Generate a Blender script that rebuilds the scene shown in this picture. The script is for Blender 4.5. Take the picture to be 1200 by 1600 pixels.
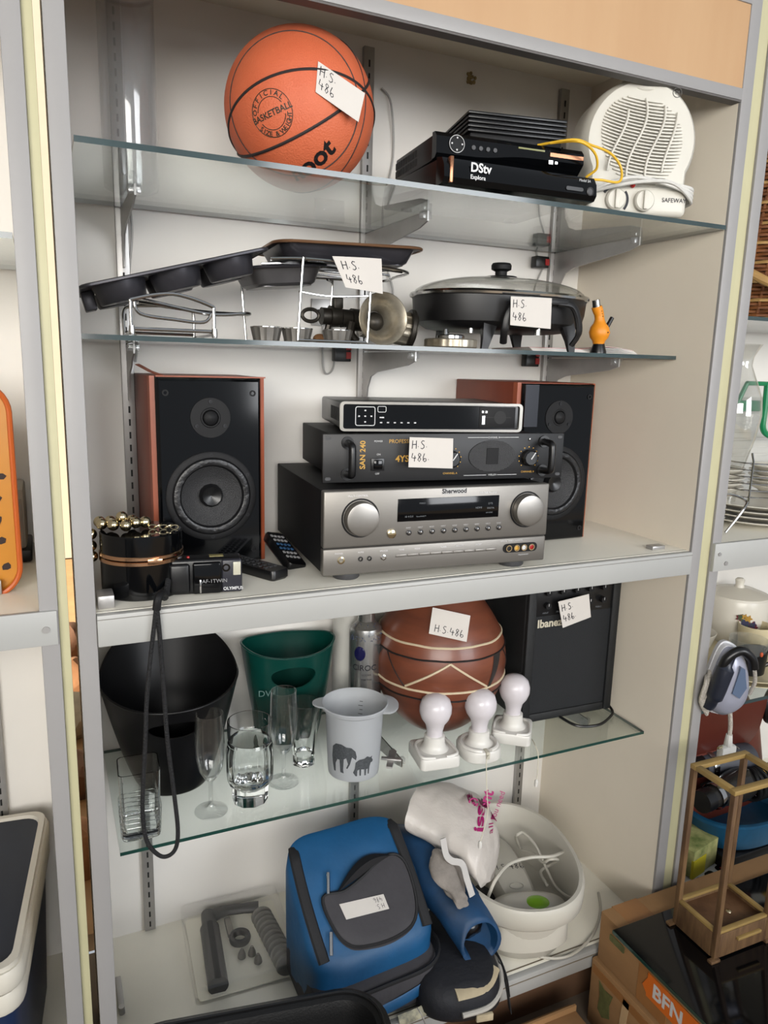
import bpy, bmesh, math, random
from mathutils import Matrix, Vector
from math import sin, cos, pi, radians
for o in list(bpy.data.objects): bpy.data.objects.remove(o)
SC = bpy.context.scene
COL = SC.collection
random.seed(7)

# ---------------------------------------------------------------- camera
CAM = Vector((-0.0525, -1.1103, 0.3695)); YAW, PITCH, ROLL, FPX = 0.43066, 0.19713, 0.0266, 1160.9
_f = Vector((sin(YAW)*cos(PITCH), cos(YAW)*cos(PITCH), -sin(PITCH)))
_r = Vector((cos(YAW), -sin(YAW), 0)); _u = _r.cross(_f)
CR = _r*cos(ROLL) + _u*sin(ROLL); CU = -_r*sin(ROLL) + _u*cos(ROLL); CF = _f
cd = bpy.data.cameras.new('camera'); cam = bpy.data.objects.new('camera', cd); COL.objects.link(cam)
cd.sensor_width = 36; cd.lens = FPX/1600*36; cd.clip_start = .02
cam.matrix_world = Matrix(((CR.x, CU.x, -CF.x, CAM.x), (CR.y, CU.y, -CF.y, CAM.y), (CR.z, CU.z, -CF.z, CAM.z), (0, 0, 0, 1)))
SC.camera = cam

# ---------------------------------------------------------------- world, lights, exposure
wd = bpy.data.worlds.new('world'); SC.world = wd; wd.use_nodes = True
bgn = wd.node_tree.nodes['Background']; bgn.inputs[0].default_value = (.86, .92, 1, 1); bgn.inputs[1].default_value = .40
SC.view_settings.view_transform = 'Standard'; SC.view_settings.look = 'None'
SC.view_settings.gamma = 1; SC.view_settings.use_curve_mapping = False
SC.view_settings.exposure = 0.3
def area(name, loc, target, size, sy, power, col, spread=180):
    l = bpy.data.lights.new(name, 'AREA'); l.spread = radians(spread); l.shape = 'RECTANGLE'; l.size = size; l.size_y = sy; l.energy = power; l.color = col
    o = bpy.data.objects.new(name, l); COL.objects.link(o); o.location = loc
    o.rotation_euler = (Vector(target)-Vector(loc)).to_track_quat('-Z', 'Y').to_euler(); return o
area('shop_window_light', (-1.0, -3.3, .85), (.50, 0, .55), 2.6, 1.2, 42, (1, .965, .91), 100)
area('shop_door_light', (2.0, -3.3, .8), (.60, 0, .40), 1.6, 1.6, 25, (.95, .97, 1), 105)
sl = bpy.data.lights.new('sun', 'SUN'); sl.energy = 15; sl.angle = .01; sl.color = (1, .93, .8)
so = bpy.data.objects.new('sun', sl); COL.objects.link(so); so.rotation_euler = Vector((.9, .28, -.44)).to_track_quat('-Z', 'Y').to_euler()

# ---------------------------------------------------------------- measuring helpers: photograph pixel -> point in the place
def ray(u, v): return (CF + CR*((u-600)/FPX) + CU*((800-v)/FPX))
def atz(u, v, z): d = ray(u, v); return CAM + d*((z-CAM.z)/d.z)
def aty(u, v, y): d = ray(u, v); return CAM + d*((y-CAM.y)/d.y)
def onplane(u, v, p, n): d = ray(u, v); return CAM + d*((Vector(p)-CAM).dot(n)/d.dot(n))
def onsphere(u, v, c, r):
    d = ray(u, v).normalized(); oc = CAM-c; b = d.dot(oc); k = b*b-(oc.dot(oc)-r*r)
    return CAM + d*(-b-math.sqrt(max(k, 0)))

# ---------------------------------------------------------------- materials
def lin(c): return tuple(((x/255+.055)/1.055)**2.4 if x > 10.3 else x/255/12.92 for x in c)
MATS = {}
ROOM = {'laminate_panel', 'back_board', 'laminate_shelf_top', 'satin_aluminium', 'painted_steel_lip', 'beech_veneer', 'cream_edging', 'brown_floor', 'plaster_wall', 'zinc_steel', 'pale_card'}
def mat(name, col, rough=.5, metal=0, var=0, scale=30, bump=0, bscale=None, spec=.5, trans=0, ior=1.45, alpha=None, coat=0, stretch=None, col2=None, sss=0):
    if name in MATS: return MATS[name]
    m = bpy.data.materials.new(name); m.use_nodes = True; nt = m.node_tree; b = nt.nodes['Principled BSDF']
    g = 1 if (name in ROOM or trans) else (.8 if metal > .6 else .68)   # overall reflectance of the goods against the cabinet
    c = tuple(x*g for x in lin(col)); b.inputs['Base Color'].default_value = (*c, 1); b.inputs['Roughness'].default_value = rough
    b.inputs['Metallic'].default_value = metal; b.inputs['Specular IOR Level'].default_value = spec
    b.inputs['Transmission Weight'].default_value = trans; b.inputs['IOR'].default_value = ior
    b.inputs['Coat Weight'].default_value = coat
    if sss: b.inputs['Subsurface Weight'].default_value = sss; b.inputs['Subsurface Radius'].default_value = (.02, .02, .02)
    if alpha is not None: b.inputs['Alpha'].default_value = alpha
    if var or bump:
        tc = nt.nodes.new('ShaderNodeTexCoord'); mp = nt.nodes.new('ShaderNodeMapping'); nt.links.new(tc.outputs['Object'], mp.inputs[0])
        if stretch: mp.inputs['Scale'].default_value = stretch
        if var:
            n = nt.nodes.new('ShaderNodeTexNoise'); n.inputs['Scale'].default_value = scale; n.inputs['Detail'].default_value = 6; n.inputs['Roughness'].default_value = .6
            nt.links.new(mp.outputs[0], n.inputs['Vector'])
            rp = nt.nodes.new('ShaderNodeValToRGB'); rp.color_ramp.elements[0].position = .3; rp.color_ramp.elements[1].position = .7
            c2 = tuple(x*g for x in lin(col2)) if col2 else tuple(x*(1-var) for x in c)
            rp.color_ramp.elements[0].color = (*c2, 1); rp.color_ramp.elements[1].color = (*c, 1)
            nt.links.new(n.outputs['Fac'], rp.inputs[0]); nt.links.new(rp.outputs[0], b.inputs['Base Color'])
        if bump:
            n2 = nt.nodes.new('ShaderNodeTexNoise'); n2.inputs['Scale'].default_value = bscale or scale; n2.inputs['Detail'].default_value = 4
            nt.links.new(mp.outputs[0], n2.inputs['Vector'])
            bp = nt.nodes.new('ShaderNodeBump'); bp.inputs['Strength'].default_value = bump; bp.inputs['Distance'].default_value = .004
            nt.links.new(n2.outputs['Fac'], bp.inputs['Height']); nt.links.new(bp.outputs[0], b.inputs['Normal'])
    MATS[name] = m; return m
def thin_glass(name, tint, f0=.05, rough=.0, body=0, bodycol=(200, 205, 205), power=4.5):
    if name in MATS: return MATS[name]
    m = bpy.data.materials.new(name); m.use_nodes = True; nt = m.node_tree; nt.nodes.clear()
    out = nt.nodes.new('ShaderNodeOutputMaterial'); mix = nt.nodes.new('ShaderNodeMixShader')
    tr = nt.nodes.new('ShaderNodeBsdfTransparent'); gl = nt.nodes.new('ShaderNodeBsdfGlossy')
    tr.inputs[0].default_value = (*tint, 1); gl.inputs['Roughness'].default_value = rough; gl.inputs[0].default_value = (.95, .95, .95, 1)
    g = nt.nodes.new('ShaderNodeNewGeometry'); d = nt.nodes.new('ShaderNodeVectorMath'); d.operation = 'DOT_PRODUCT'
    nt.links.new(g.outputs['Incoming'], d.inputs[0]); nt.links.new(g.outputs['Normal'], d.inputs[1])
    def mth(op, a, b_=None):
        k = nt.nodes.new('ShaderNodeMath'); k.operation = op
        if isinstance(a, float): k.inputs[0].default_value = a
        else: nt.links.new(a, k.inputs[0])
        if b_ is not None:
            if isinstance(b_, float): k.inputs[1].default_value = b_
            else: nt.links.new(b_, k.inputs[1])
        return k.outputs[0]
    a = mth('ABSOLUTE', d.outputs['Value']); a = mth('SUBTRACT', 1.0, a); a = mth('POWER', a, power); a = mth('MULTIPLY', a, 1-f0); a = mth('ADD', a, f0)
    nt.links.new(a, mix.inputs[0]); nt.links.new(tr.outputs[0], mix.inputs[1]); nt.links.new(gl.outputs[0], mix.inputs[2])
    last = mix
    if body:
        df = nt.nodes.new('ShaderNodeBsdfDiffuse'); df.inputs[0].default_value = (*lin(bodycol), 1)
        mm = nt.nodes.new('ShaderNodeMixShader'); mm.inputs[0].default_value = body
        nt.links.new(mix.outputs[0], mm.inputs[1]); nt.links.new(df.outputs[0], mm.inputs[2]); last = mm
    nt.links.new(last.outputs[0], out.inputs[0]); MATS[name] = m; return m

M_panel = mat('laminate_panel', (220, 211, 195), .5, var=.05, scale=4, bump=.02, bscale=200)
M_back = mat('back_board', (222, 219, 214), .55, var=.05, scale=3)
M_alu = mat('satin_aluminium', (138, 136, 135), .45, .0, var=.05, scale=9)
M_lip = mat('painted_steel_lip', (156, 156, 153), .42, var=.05, scale=6)
M_shelf = mat('laminate_shelf_top', (234, 230, 217), .45, var=.05, scale=6)  # shelf tops coloured lighter than the lip to make up for grazing light
M_wood = mat('beech_veneer', (172, 140, 104), .45, var=.12, scale=7, stretch=(1, 1, .18), col2=(163, 128, 92))
M_cream = mat('cream_edging', (172, 167, 134), .5, var=.08, scale=12)
M_steel = mat('zinc_steel', (172, 170, 168), .38, .7, var=.12, scale=25)
M_dark = mat('dark_slot', (30, 30, 31), .7)
M_glass = thin_glass('shelf_glass', (.90, .935, .92), .05)
M_gedge = mat('glass_edge', (66, 82, 84), .12, var=.25, scale=14, spec=.7)
M_gedge4 = mat('glass_edge_green', (38, 74, 66), .12, var=.25, scale=14, spec=.7)
M_clear = thin_glass('clear_glass', (.975, .98, .98), .05, power=2.8)
M_solid = mat('solid_glass', (250, 252, 252), .0, trans=1, ior=1.45)
M_acryl = thin_glass('clear_acrylic', (.94, .94, .95), .07, .05, .07)
M_blk = mat('black_plastic', (18, 18, 20), .32, var=.2, scale=40)
M_blkg = mat('black_gloss', (7, 8, 10), .09, spec=.4)
M_blkm = mat('black_matte', (20, 20, 22), .6, var=.2, scale=60, bump=.1, bscale=900, spec=.3)
M_grey = mat('grey_plastic', (70, 70, 72), .5, var=.15, scale=40)
M_white = mat('white_plastic', (226, 224, 218), .35, var=.04, scale=20)
M_paper = mat('paper_tag', (222, 216, 209), .7, var=.03, scale=30)
M_ink = mat('black_ink', (24, 24, 34), .6)
M_chrome = mat('chrome', (215, 214, 212), .14, 1, var=.1, scale=60)
M_gold = mat('yellow_gold', (232, 216, 178), .16, 1)
M_rose = mat('rose_gold', (226, 178, 140), .2, 1)
M_silver = mat('brushed_silver', (138, 134, 128), .38, .75, var=.05, scale=60, stretch=(1, 1, 12))
M_wprint = mat('white_print', (222, 222, 222), .6)
M_yprint = mat('yellow_print', (214, 166, 70), .6)
M_red = mat('red_plastic', (176, 36, 34), .4)
M_card = mat('cardboard', (181, 138, 92), .8, var=.12, scale=14, bump=.08, bscale=90, stretch=(1, 1, 3))
M_cardt = mat('brown_packing_tape', (168, 118, 72), .3, var=.1, scale=20)

# ---------------------------------------------------------------- mesh helpers
def frame(o, xd, yd):
    x = Vector(xd).normalized(); y = Vector(yd); n = x.cross(y).normalized(); y = n.cross(x)
    return Matrix(((x.x, y.x, n.x, o[0]), (x.y, y.y, n.y, o[1]), (x.z, y.z, n.z, o[2]), (0, 0, 0, 1)))
class MB:
    def __init__(s): s.bm = bmesh.new(); s.M = Matrix.Identity(4); s.mi = 0
    def v(s, p): return s.bm.verts.new(s.M @ Vector(p))
    def f(s, vs):
        try:
            k = s.bm.faces.new(vs); k.material_index = s.mi; return k
        except ValueError: return None
    def box(s, x0, x1, y0, y1, z0, z1, bev=0, seg=2):
        vs = [s.v((x, y, z)) for z in (z0, z1) for y in (y0, y1) for x in (x0, x1)]
        fs = [s.f([vs[i] for i in q]) for q in ((0, 2, 3, 1), (4, 5, 7, 6), (0, 1, 5, 4), (2, 6, 7, 3), (0, 4, 6, 2), (1, 3, 7, 5))]
        if bev:
            es = list({e for f in fs for e in f.edges})
            r = bmesh.ops.bevel(s.bm, geom=es, offset=bev, segments=seg, affect='EDGES', profile=.5)
            for f in r['faces']: f.material_index = s.mi
        return s
    def cbox(s, c, d, bev=0, seg=2): return s.box(c[0]-d[0]/2, c[0]+d[0]/2, c[1]-d[1]/2, c[1]+d[1]/2, c[2]-d[2]/2, c[2]+d[2]/2, bev, seg)
    def rings(s, rs, closed=True, cap0=True, cap1=True, loop=False):
        R = [[s.v(p) for p in r] for r in rs]; n = len(R[0])
        m = len(R) if loop else len(R)-1
        for i in range(m):
            a, b = R[i], R[(i+1) % len(R)]
            for j in range(n if closed else n-1):
                s.f([a[j], a[(j+1) % n], b[(j+1) % n], b[j]])
        if not loop and closed:
            if cap0: s.f(list(reversed(R[0])))
            if cap1: s.f(R[-1])
        return s
    def lathe(s, prof, seg=32, c=(0, 0, 0), sx=1, sy=1, cap0=True, cap1=True, a0=0, fl=None):
        rs = []
        for r, z in prof:
            ring = []
            for j in range(seg):
                a = a0+2*pi*j/seg; k = fl(a) if fl else 1
                ring.append((c[0]+r*k*cos(a)*sx, c[1]+r*k*sin(a)*sy, c[2]+z))
            rs.append(ring)
        return s.rings(rs, True, cap0, cap1)
    def tube(s, path, r, seg=8, closed=False, cap=True, flat=1, up=None):
        P = [Vector(p) for p in path]; n = len(P); rs = []; N = None
        for i in range(n):
            if closed: t = P[(i+1) % n]-P[i-1]
            else: t = P[min(i+1, n-1)]-P[max(i-1, 0)]
            if t.length < 1e-9: t = Vector((0, 0, 1))
            t.normalize()
            if N is None or up is not None:
                q = Vector(up) if up is not None else (Vector((0, 0, 1)) if abs(t.z) < .9 else Vector((1, 0, 0)))
                N = (q - t*q.dot(t)).normalized()
            else:
                N = N - t*N.dot(t); N = N.normalized() if N.length > 1e-6 else t.orthogonal().normalized()
            B = t.cross(N); rr = r[i] if isinstance(r, (list, tuple)) else r
            rs.append([P[i] + (N*cos(2*pi*j/seg)*flat + B*sin(2*pi*j/seg))*rr for j in range(seg)])
        return s.rings(rs, True, cap, cap, loop=closed)
    def cyl(s, a, b, r0, r1=None, seg=16): 
        r1 = r0 if r1 is None else r1
        return s.tube([a, b], [r0, r1], seg)
    def prism(s, poly, z0, z1):
        a = [s.v((x, y, z0)) for x, y in poly]; b = [s.v((x, y, z1)) for x, y in poly]; n = len(poly)
        s.f(list(reversed(a))); s.f(b)
        for i in range(n): s.f([a[i], a[(i+1) % n], b[(i+1) % n], b[i]])
        return s
    def quad(s, *p): s.f([s.v(q) for q in p]); return s
    def sphere(s, c, r, seg=16, rg=10, sc=(1, 1, 1)):
        rs = [[(c[0]+r*sin(pi*i/rg)*cos(2*pi*j/seg)*sc[0], c[1]+r*sin(pi*i/rg)*sin(2*pi*j/seg)*sc[1], c[2]-r*cos(pi*i/rg)*sc[2]) for j in range(seg)] for i in range(1, rg)]
        lo = s.v((c[0], c[1], c[2]-r*sc[2])); hi = s.v((c[0], c[1], c[2]+r*sc[2]))
        R = [[s.v(p) for p in q] for q in rs]
        for i in range(len(R)-1):
            for j in range(seg): s.f([R[i][j], R[i][(j+1) % seg], R[i+1][(j+1) % seg], R[i+1][j]])
        for j in range(seg):
            s.f([lo, R[0][(j+1) % seg], R[0][j]]); s.f([hi, R[-1][j], R[-1][(j+1) % seg]])
        return s
    def raw(s, vf, fn=None):
        vs, fs = vf
        V = [s.v(fn(p) if fn else p) for p in vs]
        for q in fs: s.f([V[i] for i in q])
        return s
    def jitter(s, amp, sc=20, seed=0):
        from mathutils import noise
        for v in s.bm.verts:
            v.co += noise.noise_vector(v.co*sc+Vector((seed, seed*2, 0)))*amp
        return s
    def build(s, name, m, parent=None, world=False, ang=35, sub=0, sharp=False):
        bm = s.bm; bmesh.ops.recalc_face_normals(bm, faces=bm.faces)
        if world and parent is not None: bmesh.ops.transform(bm, matrix=XF[parent.name].inverted(), verts=bm.verts)
        for f in bm.faces: f.smooth = not sharp
        la = radians(ang)
        for e in bm.edges:
            if len(e.link_faces) == 2 and e.calc_face_angle(0) > la: e.smooth = False
        me = bpy.data.meshes.new(name); bm.to_mesh(me); bm.free()
        for q in (m if isinstance(m, (list, tuple)) else [m]): me.materials.append(q)
        o = bpy.data.objects.new(name, me); COL.objects.link(o)
        if parent is not None:
            o.parent = parent; XF[o.name] = XF[parent.name]
        else: XF[o.name] = Matrix.Identity(4)
        if sub:
            md = o.modifiers.new('subdivision', 'SUBSURF'); md.levels = sub; md.render_levels = sub
        return o
XF = {}
def tag(o, label, cat=None, group=None, kind=None):
    if label: o['label'] = label
    if cat: o['category'] = cat
    if group: o['group'] = group
    if kind: o['kind'] = kind
    return o
def thing(name, label, cat, loc=(0, 0, 0), rz=0, group=None, rot=None, kind=None):
    o = bpy.data.objects.new(name, None); COL.objects.link(o); o.empty_display_size = .05
    e = rot if rot else (0, 0, radians(rz))
    o.location = loc; o.rotation_euler = e
    from mathutils import Euler
    XF[o.name] = Matrix.Translation(Vector(loc)) @ Euler(e).to_matrix().to_4x4()
    return tag(o, label, cat, group, kind)
def copy_tree(o, parent=None):
    c = o.copy(); COL.objects.link(c); c.parent = parent
    for ch in list(o.children): copy_tree(ch, c)
    return c
_TX = {}
def text(s, size=1.0, align='LEFT', bold=0):
    k = (s, align, bold)
    if k not in _TX:
        cu = bpy.data.curves.new('t', 'FONT'); cu.body = s; cu.size = 1; cu.align_x = align; cu.resolution_u = 3; cu.offset = bold
        o = bpy.data.objects.new('t', cu); COL.objects.link(o)
        dg = bpy.context.evaluated_depsgraph_get(); me = o.evaluated_get(dg).to_mesh()
        _TX[k] = ([tuple(v.co) for v in me.vertices], [tuple(p.vertices) for p in me.polygons])
        o.evaluated_get(dg).to_mesh_clear(); bpy.data.objects.remove(o); bpy.data.curves.remove(cu)
    vs, fs = _TX[k]
    return ([(x*size, y*size, z) for x, y, z in vs], fs)
def wtext(s, size, M, align='LEFT', bold=0, m=None, parent=None, name='lettering', world=False):
    b = MB(); b.M = M; b.raw(text(s, size, align, bold)); return b.build(name, m or M_wprint, parent, world, sharp=True)
# handwriting strokes (unit height)
HW = {'H': ([[(0, 0), (.05, 1)], [(.5, .02), (.52, 1)], [(.02, .5), (.52, .55)]], .75), '.': ([[(0, .25), (.05, .3)]], .35),
      'S': ([[(.45, .95), (.2, 1), (.05, .8), (.2, .6), (.4, .45), (.42, .2), (.2, .02), (0, .1)]], .7),
      '4': ([[(.1, 1), (.0, .45), (.3, .4), (.55, .45)], [(.38, .7), (.35, 0)]], .72),
      '8': ([[(.4, .9), (.2, 1), (.08, .8), (.25, .58), (.42, .3), (.25, 0), (.06, .2), (.2, .5), (.42, .75), (.4, .9)]], .68),
      '6': ([[(.2, 1), (.05, .55), (.06, .15), (.25, 0), (.45, .15), (.4, .36), (.2, .4), (.06, .2)]], .7), ' ': ([], .4)}
def handwrite(b, s, h, x, y, z, r):
    for ch in s:
        st, w = HW[ch]
        for q in st: b.tube([(x+px*h, y+py*h, z) for px, py in q], r, 5, up=(0, 0, 1), flat=.3)
        x += w*h
def price_tag(parent, px, p, n, lines=('H.S.', '486'), h=.25, x0=.08, ys=(.62, .22), curl=0, flip=False):
    """a paper tag whose four corners (tl, tr, br, bl) are measured on the plane through p with normal n"""
    n = Vector(n).normalized(); c = [onplane(u, v, p, n) for u, v in px]
    o = c[3]; W_ = ((c[2]-c[3]).length+(c[1]-c[0]).length)/2; H_ = ((c[0]-c[3]).length+(c[1]-c[2]).length)/2
    def P(s, t, k=0): 
        q = c[3]*(1-s)*(1-t)+c[2]*s*(1-t)+c[1]*s*t+c[0]*(1-s)*t
        return q + n*(k+curl*(s-.5)**2)
    b = MB(); N = 6
    rs = []
    for i in range(N+1): rs.append([P(i/N, 0, 0), P(i/N, 1, 0), P(i/N, 1, .0007), P(i/N, 0, .0007)])
    b.rings(rs)
    t = b.build('price_tag', M_paper, parent, True); t['label'] = 'white paper tag with handwritten ' + ' '.join(lines).replace('.', ' ').strip()
    b2 = MB(); b3 = MB()
    for L, y in zip(lines, ys): handwrite(b3, L, h*1.15, x0, y, 0, .015)
    asp = W_/max(H_, 1e-6)
    for v in b3.bm.verts:
        s_, t_ = v.co.x/asp, v.co.y
        if flip: s_, t_ = 1-s_, 1-t_
        v.co = P(s_, t_, .0009+v.co.z*H_)
    b3.build('handwriting', M_ink, t, True)
    return t
def smooth_path(pts, n=8, closed=False):
    P = [Vector(p) for p in pts]; out = []; m = len(P)
    for i in range(m if closed else m-1):
        g = (lambda k: P[k % m]) if closed else (lambda k: P[max(0, min(m-1, k))])
        a, b, c, d = g(i-1), g(i), g(i+1), g(i+2)
        for j in range(n):
            t = j/n; out.append(.5*((2*b)+(c-a)*t+(2*a-5*b+4*c-d)*t*t+(3*b-a-3*c+d)*t*t*t))
    if not closed: out.append(P[-1])
    return out
def rrect(w, h, r, n=5, cx=0, cy=0):
    out = []
    for sx, sy, a in ((1, 1, 0), (-1, 1, 90), (-1, -1, 180), (1, -1, 270)):
        for i in range(n+1):
            t = radians(a+90*i/n); out.append((cx+sx*(w/2-r)+r*cos(t), cy+sy*(h/2-r)+r*sin(t)))
    return out
def sring(cx, cy, z, a, b, e=2.0, n=32):
    out = []
    for i in range(n):
        t = 2*pi*i/n; c, s = cos(t), sin(t)
        out.append((cx+a*math.copysign(abs(c)**(2/e), c), cy+b*math.copysign(abs(s)**(2/e), s), z))
    return out
XY = Matrix.Identity(4)
def front(x, y, z): return frame((x, y, z), (1, 0, 0), (0, 0, 1))     # plane facing -y: local x right, y up, z toward viewer
# ================================================================ the setting
W, D = 1.168, .436
Z1, Z2, Z4, ZB, FZ = .648, .4015, -.439, -.903, -1.08
def struct(name, b, m): o = b.build(name, m); o['kind'] = 'structure'; return o
M_floor = mat('brown_floor', (128, 114, 98), .7, var=.2, scale=6)
M_wall = mat('plaster_wall', (214, 210, 200), .7, var=.05, scale=5)
struct('floor', MB().box(-4, 5, -4.5, .62, FZ-.05, FZ), M_floor)
bw = MB(); bw.box(-4, -.075, .62, .70, FZ, 2.4); bw.box(.04, 5, .62, .70, FZ, 2.4); bw.box(-.075, .04, .62, .70, 1.5, 2.4)
struct('wall_back', bw, M_wall)
struct('sun_block_wall', MB().box(-2.75, -2.65, -4.5, .70, FZ, 3.6), M_wall)  # unseen tall wall added to keep the sun off the cabinets
M_soil = mat('dry_sandy_ground', (205, 160, 110), .9, var=.3, scale=5, bump=.6, bscale=9)
struct('ground', MB().box(-6, 6, .70, 7, FZ-.06, FZ-.01), M_soil)
M_outw = mat('sunlit_render', (235, 225, 205), .8, var=.1, scale=3)
struct('wall_garden', MB().box(-5, 5, 4.6, 4.8, FZ, 3.4), M_outw)
ROCK = ('nearest tan rock on the sandy ground beyond the narrow gap', 'dark brown rock second from the gap between cabinets', 'pale grey rock third from the gap between cabinets', 'tan rock fourth from the gap between cabinets', 'farthest dark rock before the garden wall')
for k in range(5):
    q = MB(); c = Vector((-.03+.02*(k % 2), 1.0+.42*k, FZ-.02)); r = .11+.03*random.random()
    q.sphere((0, 0, 0), r, 12, 8, (1, .9, .8)).jitter(.05, 9, k)
    o = q.build('garden_rock', mat('rock_%d' % (k % 3), [(170, 120, 80), (120, 84, 60), (190, 176, 150)][k % 3], .9, var=.3, scale=20), None)
    o.location = (c.x, c.y, c.z+r*.6); tag(o, ROCK[k], 'rock', 'rocks seen through the gap')

def slots(b, x, y, z0, z1, pitch=.025, w=.0035, h=.013):
    z = z0
    while z < z1-h:
        b.box(x-w/2, x+w/2, y-.0008, y+.001, z, z+h); z += pitch
def upright(par, x, z0, z1, yb=D):
    u = MB().box(x-.0115, x+.0115, yb-.012, yb, z0, z1, .001).build('slotted_upright', M_steel, par, True)
    s = MB(); slots(s, x, yb-.012, z0+.01, z1-.01); s.build('slot_row', M_dark, u, True)
def bracket(par, x, z, yf, yb=D, clip=True):
    L = yb-yf; b = MB(); b.M = Matrix(((0, 0, 1, x-.0015), (1, 0, 0, 0), (0, 1, 0, z), (0, 0, 0, 1)))
    y1 = yb-.012
    pl = [(y1, -.009), (yf, -.009), (yf, -.026), (yf+.03, -.034), (y1-.075, -.050), (y1-.045, -.060), (y1-.028, -.085), (y1-.024, -.115), (y1, -.115)]
    b.prism(pl, 0, .003); br = b.build('shelf_bracket', M_steel, par, True)
    if clip:
        q = MB(); q.box(x-.010, x+.010, yf+.004, yf+.016, z-.022, z-.009, .001); q.build('clear_clip', M_acryl, br, True)
cabinet = thing('display_cabinet', 'white open display cabinet with beech header board and slotted uprights', 'cabinet', (W/2, .2, FZ))
K = cabinet
MB().box(-.026, 0, -.004, .003, FZ, 1.2, .0012).build('corner_post', M_alu, K, True)
MB().box(W, W+.027, -.004, .003, FZ, 1.2, .0012).build('corner_post', M_alu, K, True)
MB().box(-.018, -.002, .003, D+.012, FZ, 1.2).build('side_panel', M_panel, K, True)
MB().box(W, W+.016, .003, D+.012, FZ, 1.2).build('side_panel', M_panel, K, True)
MB().box(W+.027, W+.0425, .002, .05, FZ, 1.2).build('edge_strip', M_cream, K, True)
MB().box(-.002, W, D, D+.012, FZ, 1.2).build('back_panel', M_back, K, True)
MB().box(-.002, W, .03, D, 1.02, 1.036).build('top_panel', M_panel, K, True)
hb = MB().box(0, W, -.002, .016, .888, 1.03).build('header_board', M_wood, K, True)
t = MB(); t.box(0, W, -.005, .02, .869, .889, .001); t.build('header_trim', M_alu, hb, True)
MB().box(0, W, -.003, .018, .866, .8695).build('trim_groove', mat('trim_rubber', (98, 94, 92), .6), hb, True)
MB().box(0, W, -.005, .02, 1.03, 1.2, .001).build('header_trim', M_alu, hb, True)
ms = MB().box(0, W, .006, D, -.018, 0).build('main_shelf', M_shelf, K, True)
l = MB(); l.box(.0005, W-.0005, -.008, .008, -.049, -.0005, .002); l.build('shelf_lip', M_lip, ms, True)
l = MB(); l.box(.001, W-.001, -.0085, .0, -.0075, -.0065); l.box(.001, W-.001, .0105, .0115, -.001, .0003); l.build('lip_groove', mat('lip_shadow_line', (120, 116, 108), .6), ms, True)
l = MB(); l.box(W-.075, W-.04, .03, .05, 0, .008, .001); l.build('shelf_stop', M_steel, ms, True)
l = MB(); l.box(.004, .028, .02, .06, 0, .02, .002); l.build('shelf_stop', M_steel, ms, True)
bs = MB().box(0, W, .006, D, ZB-.02, ZB).build('base_shelf', M_shelf, K, True)
l = MB(); l.box(.0005, W-.0005, -.008, .008, ZB-.045, ZB-.0005, .002); l.build('shelf_lip', M_lip, bs, True)
l = MB(); l.box(.001, W-.001, -.009, .0, ZB-.014, ZB-.012); l.box(.001, W-.001, .012, .015, ZB-.001, ZB+.0004); l.build('lip_groove', mat('lip_brown_line', (128, 116, 98), .6), bs, True)
l = MB(); l.box(.014, .026, .22, .31, ZB, ZB+.012, .002); l.cyl((.02, .225, ZB), (.02, .225, ZB+.016), .006); l.build('shelf_stop', M_steel, bs, True)
MB().box(0, W, .05, .062, FZ, ZB-.02).build('kick_board', mat('brown_kick_board', (116, 84, 60), .75, var=.15, scale=9), K, True)
for x in (.1, .593, 1.085):
    upright(K, x, ZB+.004, -.02); upright(K, x, .002, 1.0)
for x in (.1, .593, 1.085):
    bracket(K, x, Z1, .14 if x > .5 else .2); bracket(K, x, Z2, .17 if x > .5 else .3); bracket(K, x, Z4, .17 if x > .5 else .25)
for x, z in ((1.045, Z1-.035), (.545, Z2-.018), (1.035, Z2-.018)):
    c = MB().box(x-.025, x+.012, D-.03, D-.008, z-.012, z+.014, .002).build('shelf_catch', M_blk, K, True)
    MB().box(x+.0, x+.011, D-.032, D-.029, z-.006, z+.008).build('red_tab', M_red, c, True)
wp = MB().box(.475, .535, D-.006, D, .445, .50, .001).build('wall_plate', M_steel, K, True)
b = MB(); b.cyl((.49, D-.007, .474), (.49, D-.005, .474), .0045); b.cyl((.515, D-.007, .474), (.515, D-.005, .474), .0045); b.build('screw_hole', M_dark, wp, True)
b = MB(); b.box(.48, .545, D-.008, D-.003, .655, .70, .001); b.build('wall_plate', M_acryl, K, True)
# loose wires on the back board
for nm, pts in (('wall_wire', [(.625, .93), (.645, .90), (.655, .80), (.632, .70), (.64, .60), (.66, .53), (.655, .50), (.64, .47)]),
                ('wall_wire', [(.115, .66), (.118, .60), (.11, .52), (.108, .45), (.12, .40), (.115, .36)]),
                ('wall_wire', [(1.03, .66), (1.04, .62), (1.06, .61), (1.035, .56), (1.03, .50)]),
                ('wall_wire', [(.50, .45), (.50, .36), (.515, .345), (.525, .37), (.52, .45)])):
    MB().tube(smooth_path([(x, D-.004-.006*(i % 2), z) for i, (x, z) in enumerate(pts)], 6), .0022, 6).build(nm, M_acryl if nm == 'x' else mat('grey_wire', (188, 186, 182), .4), K, True)
b = MB()
for i in range(16): b.sphere((.83+.02*random.random(), D-.001, .975+.02*random.random()), .004, 6, 4)
b.build('dried_glue_spot', mat('old_glue', (172, 150, 100), .6), K, True)

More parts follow.
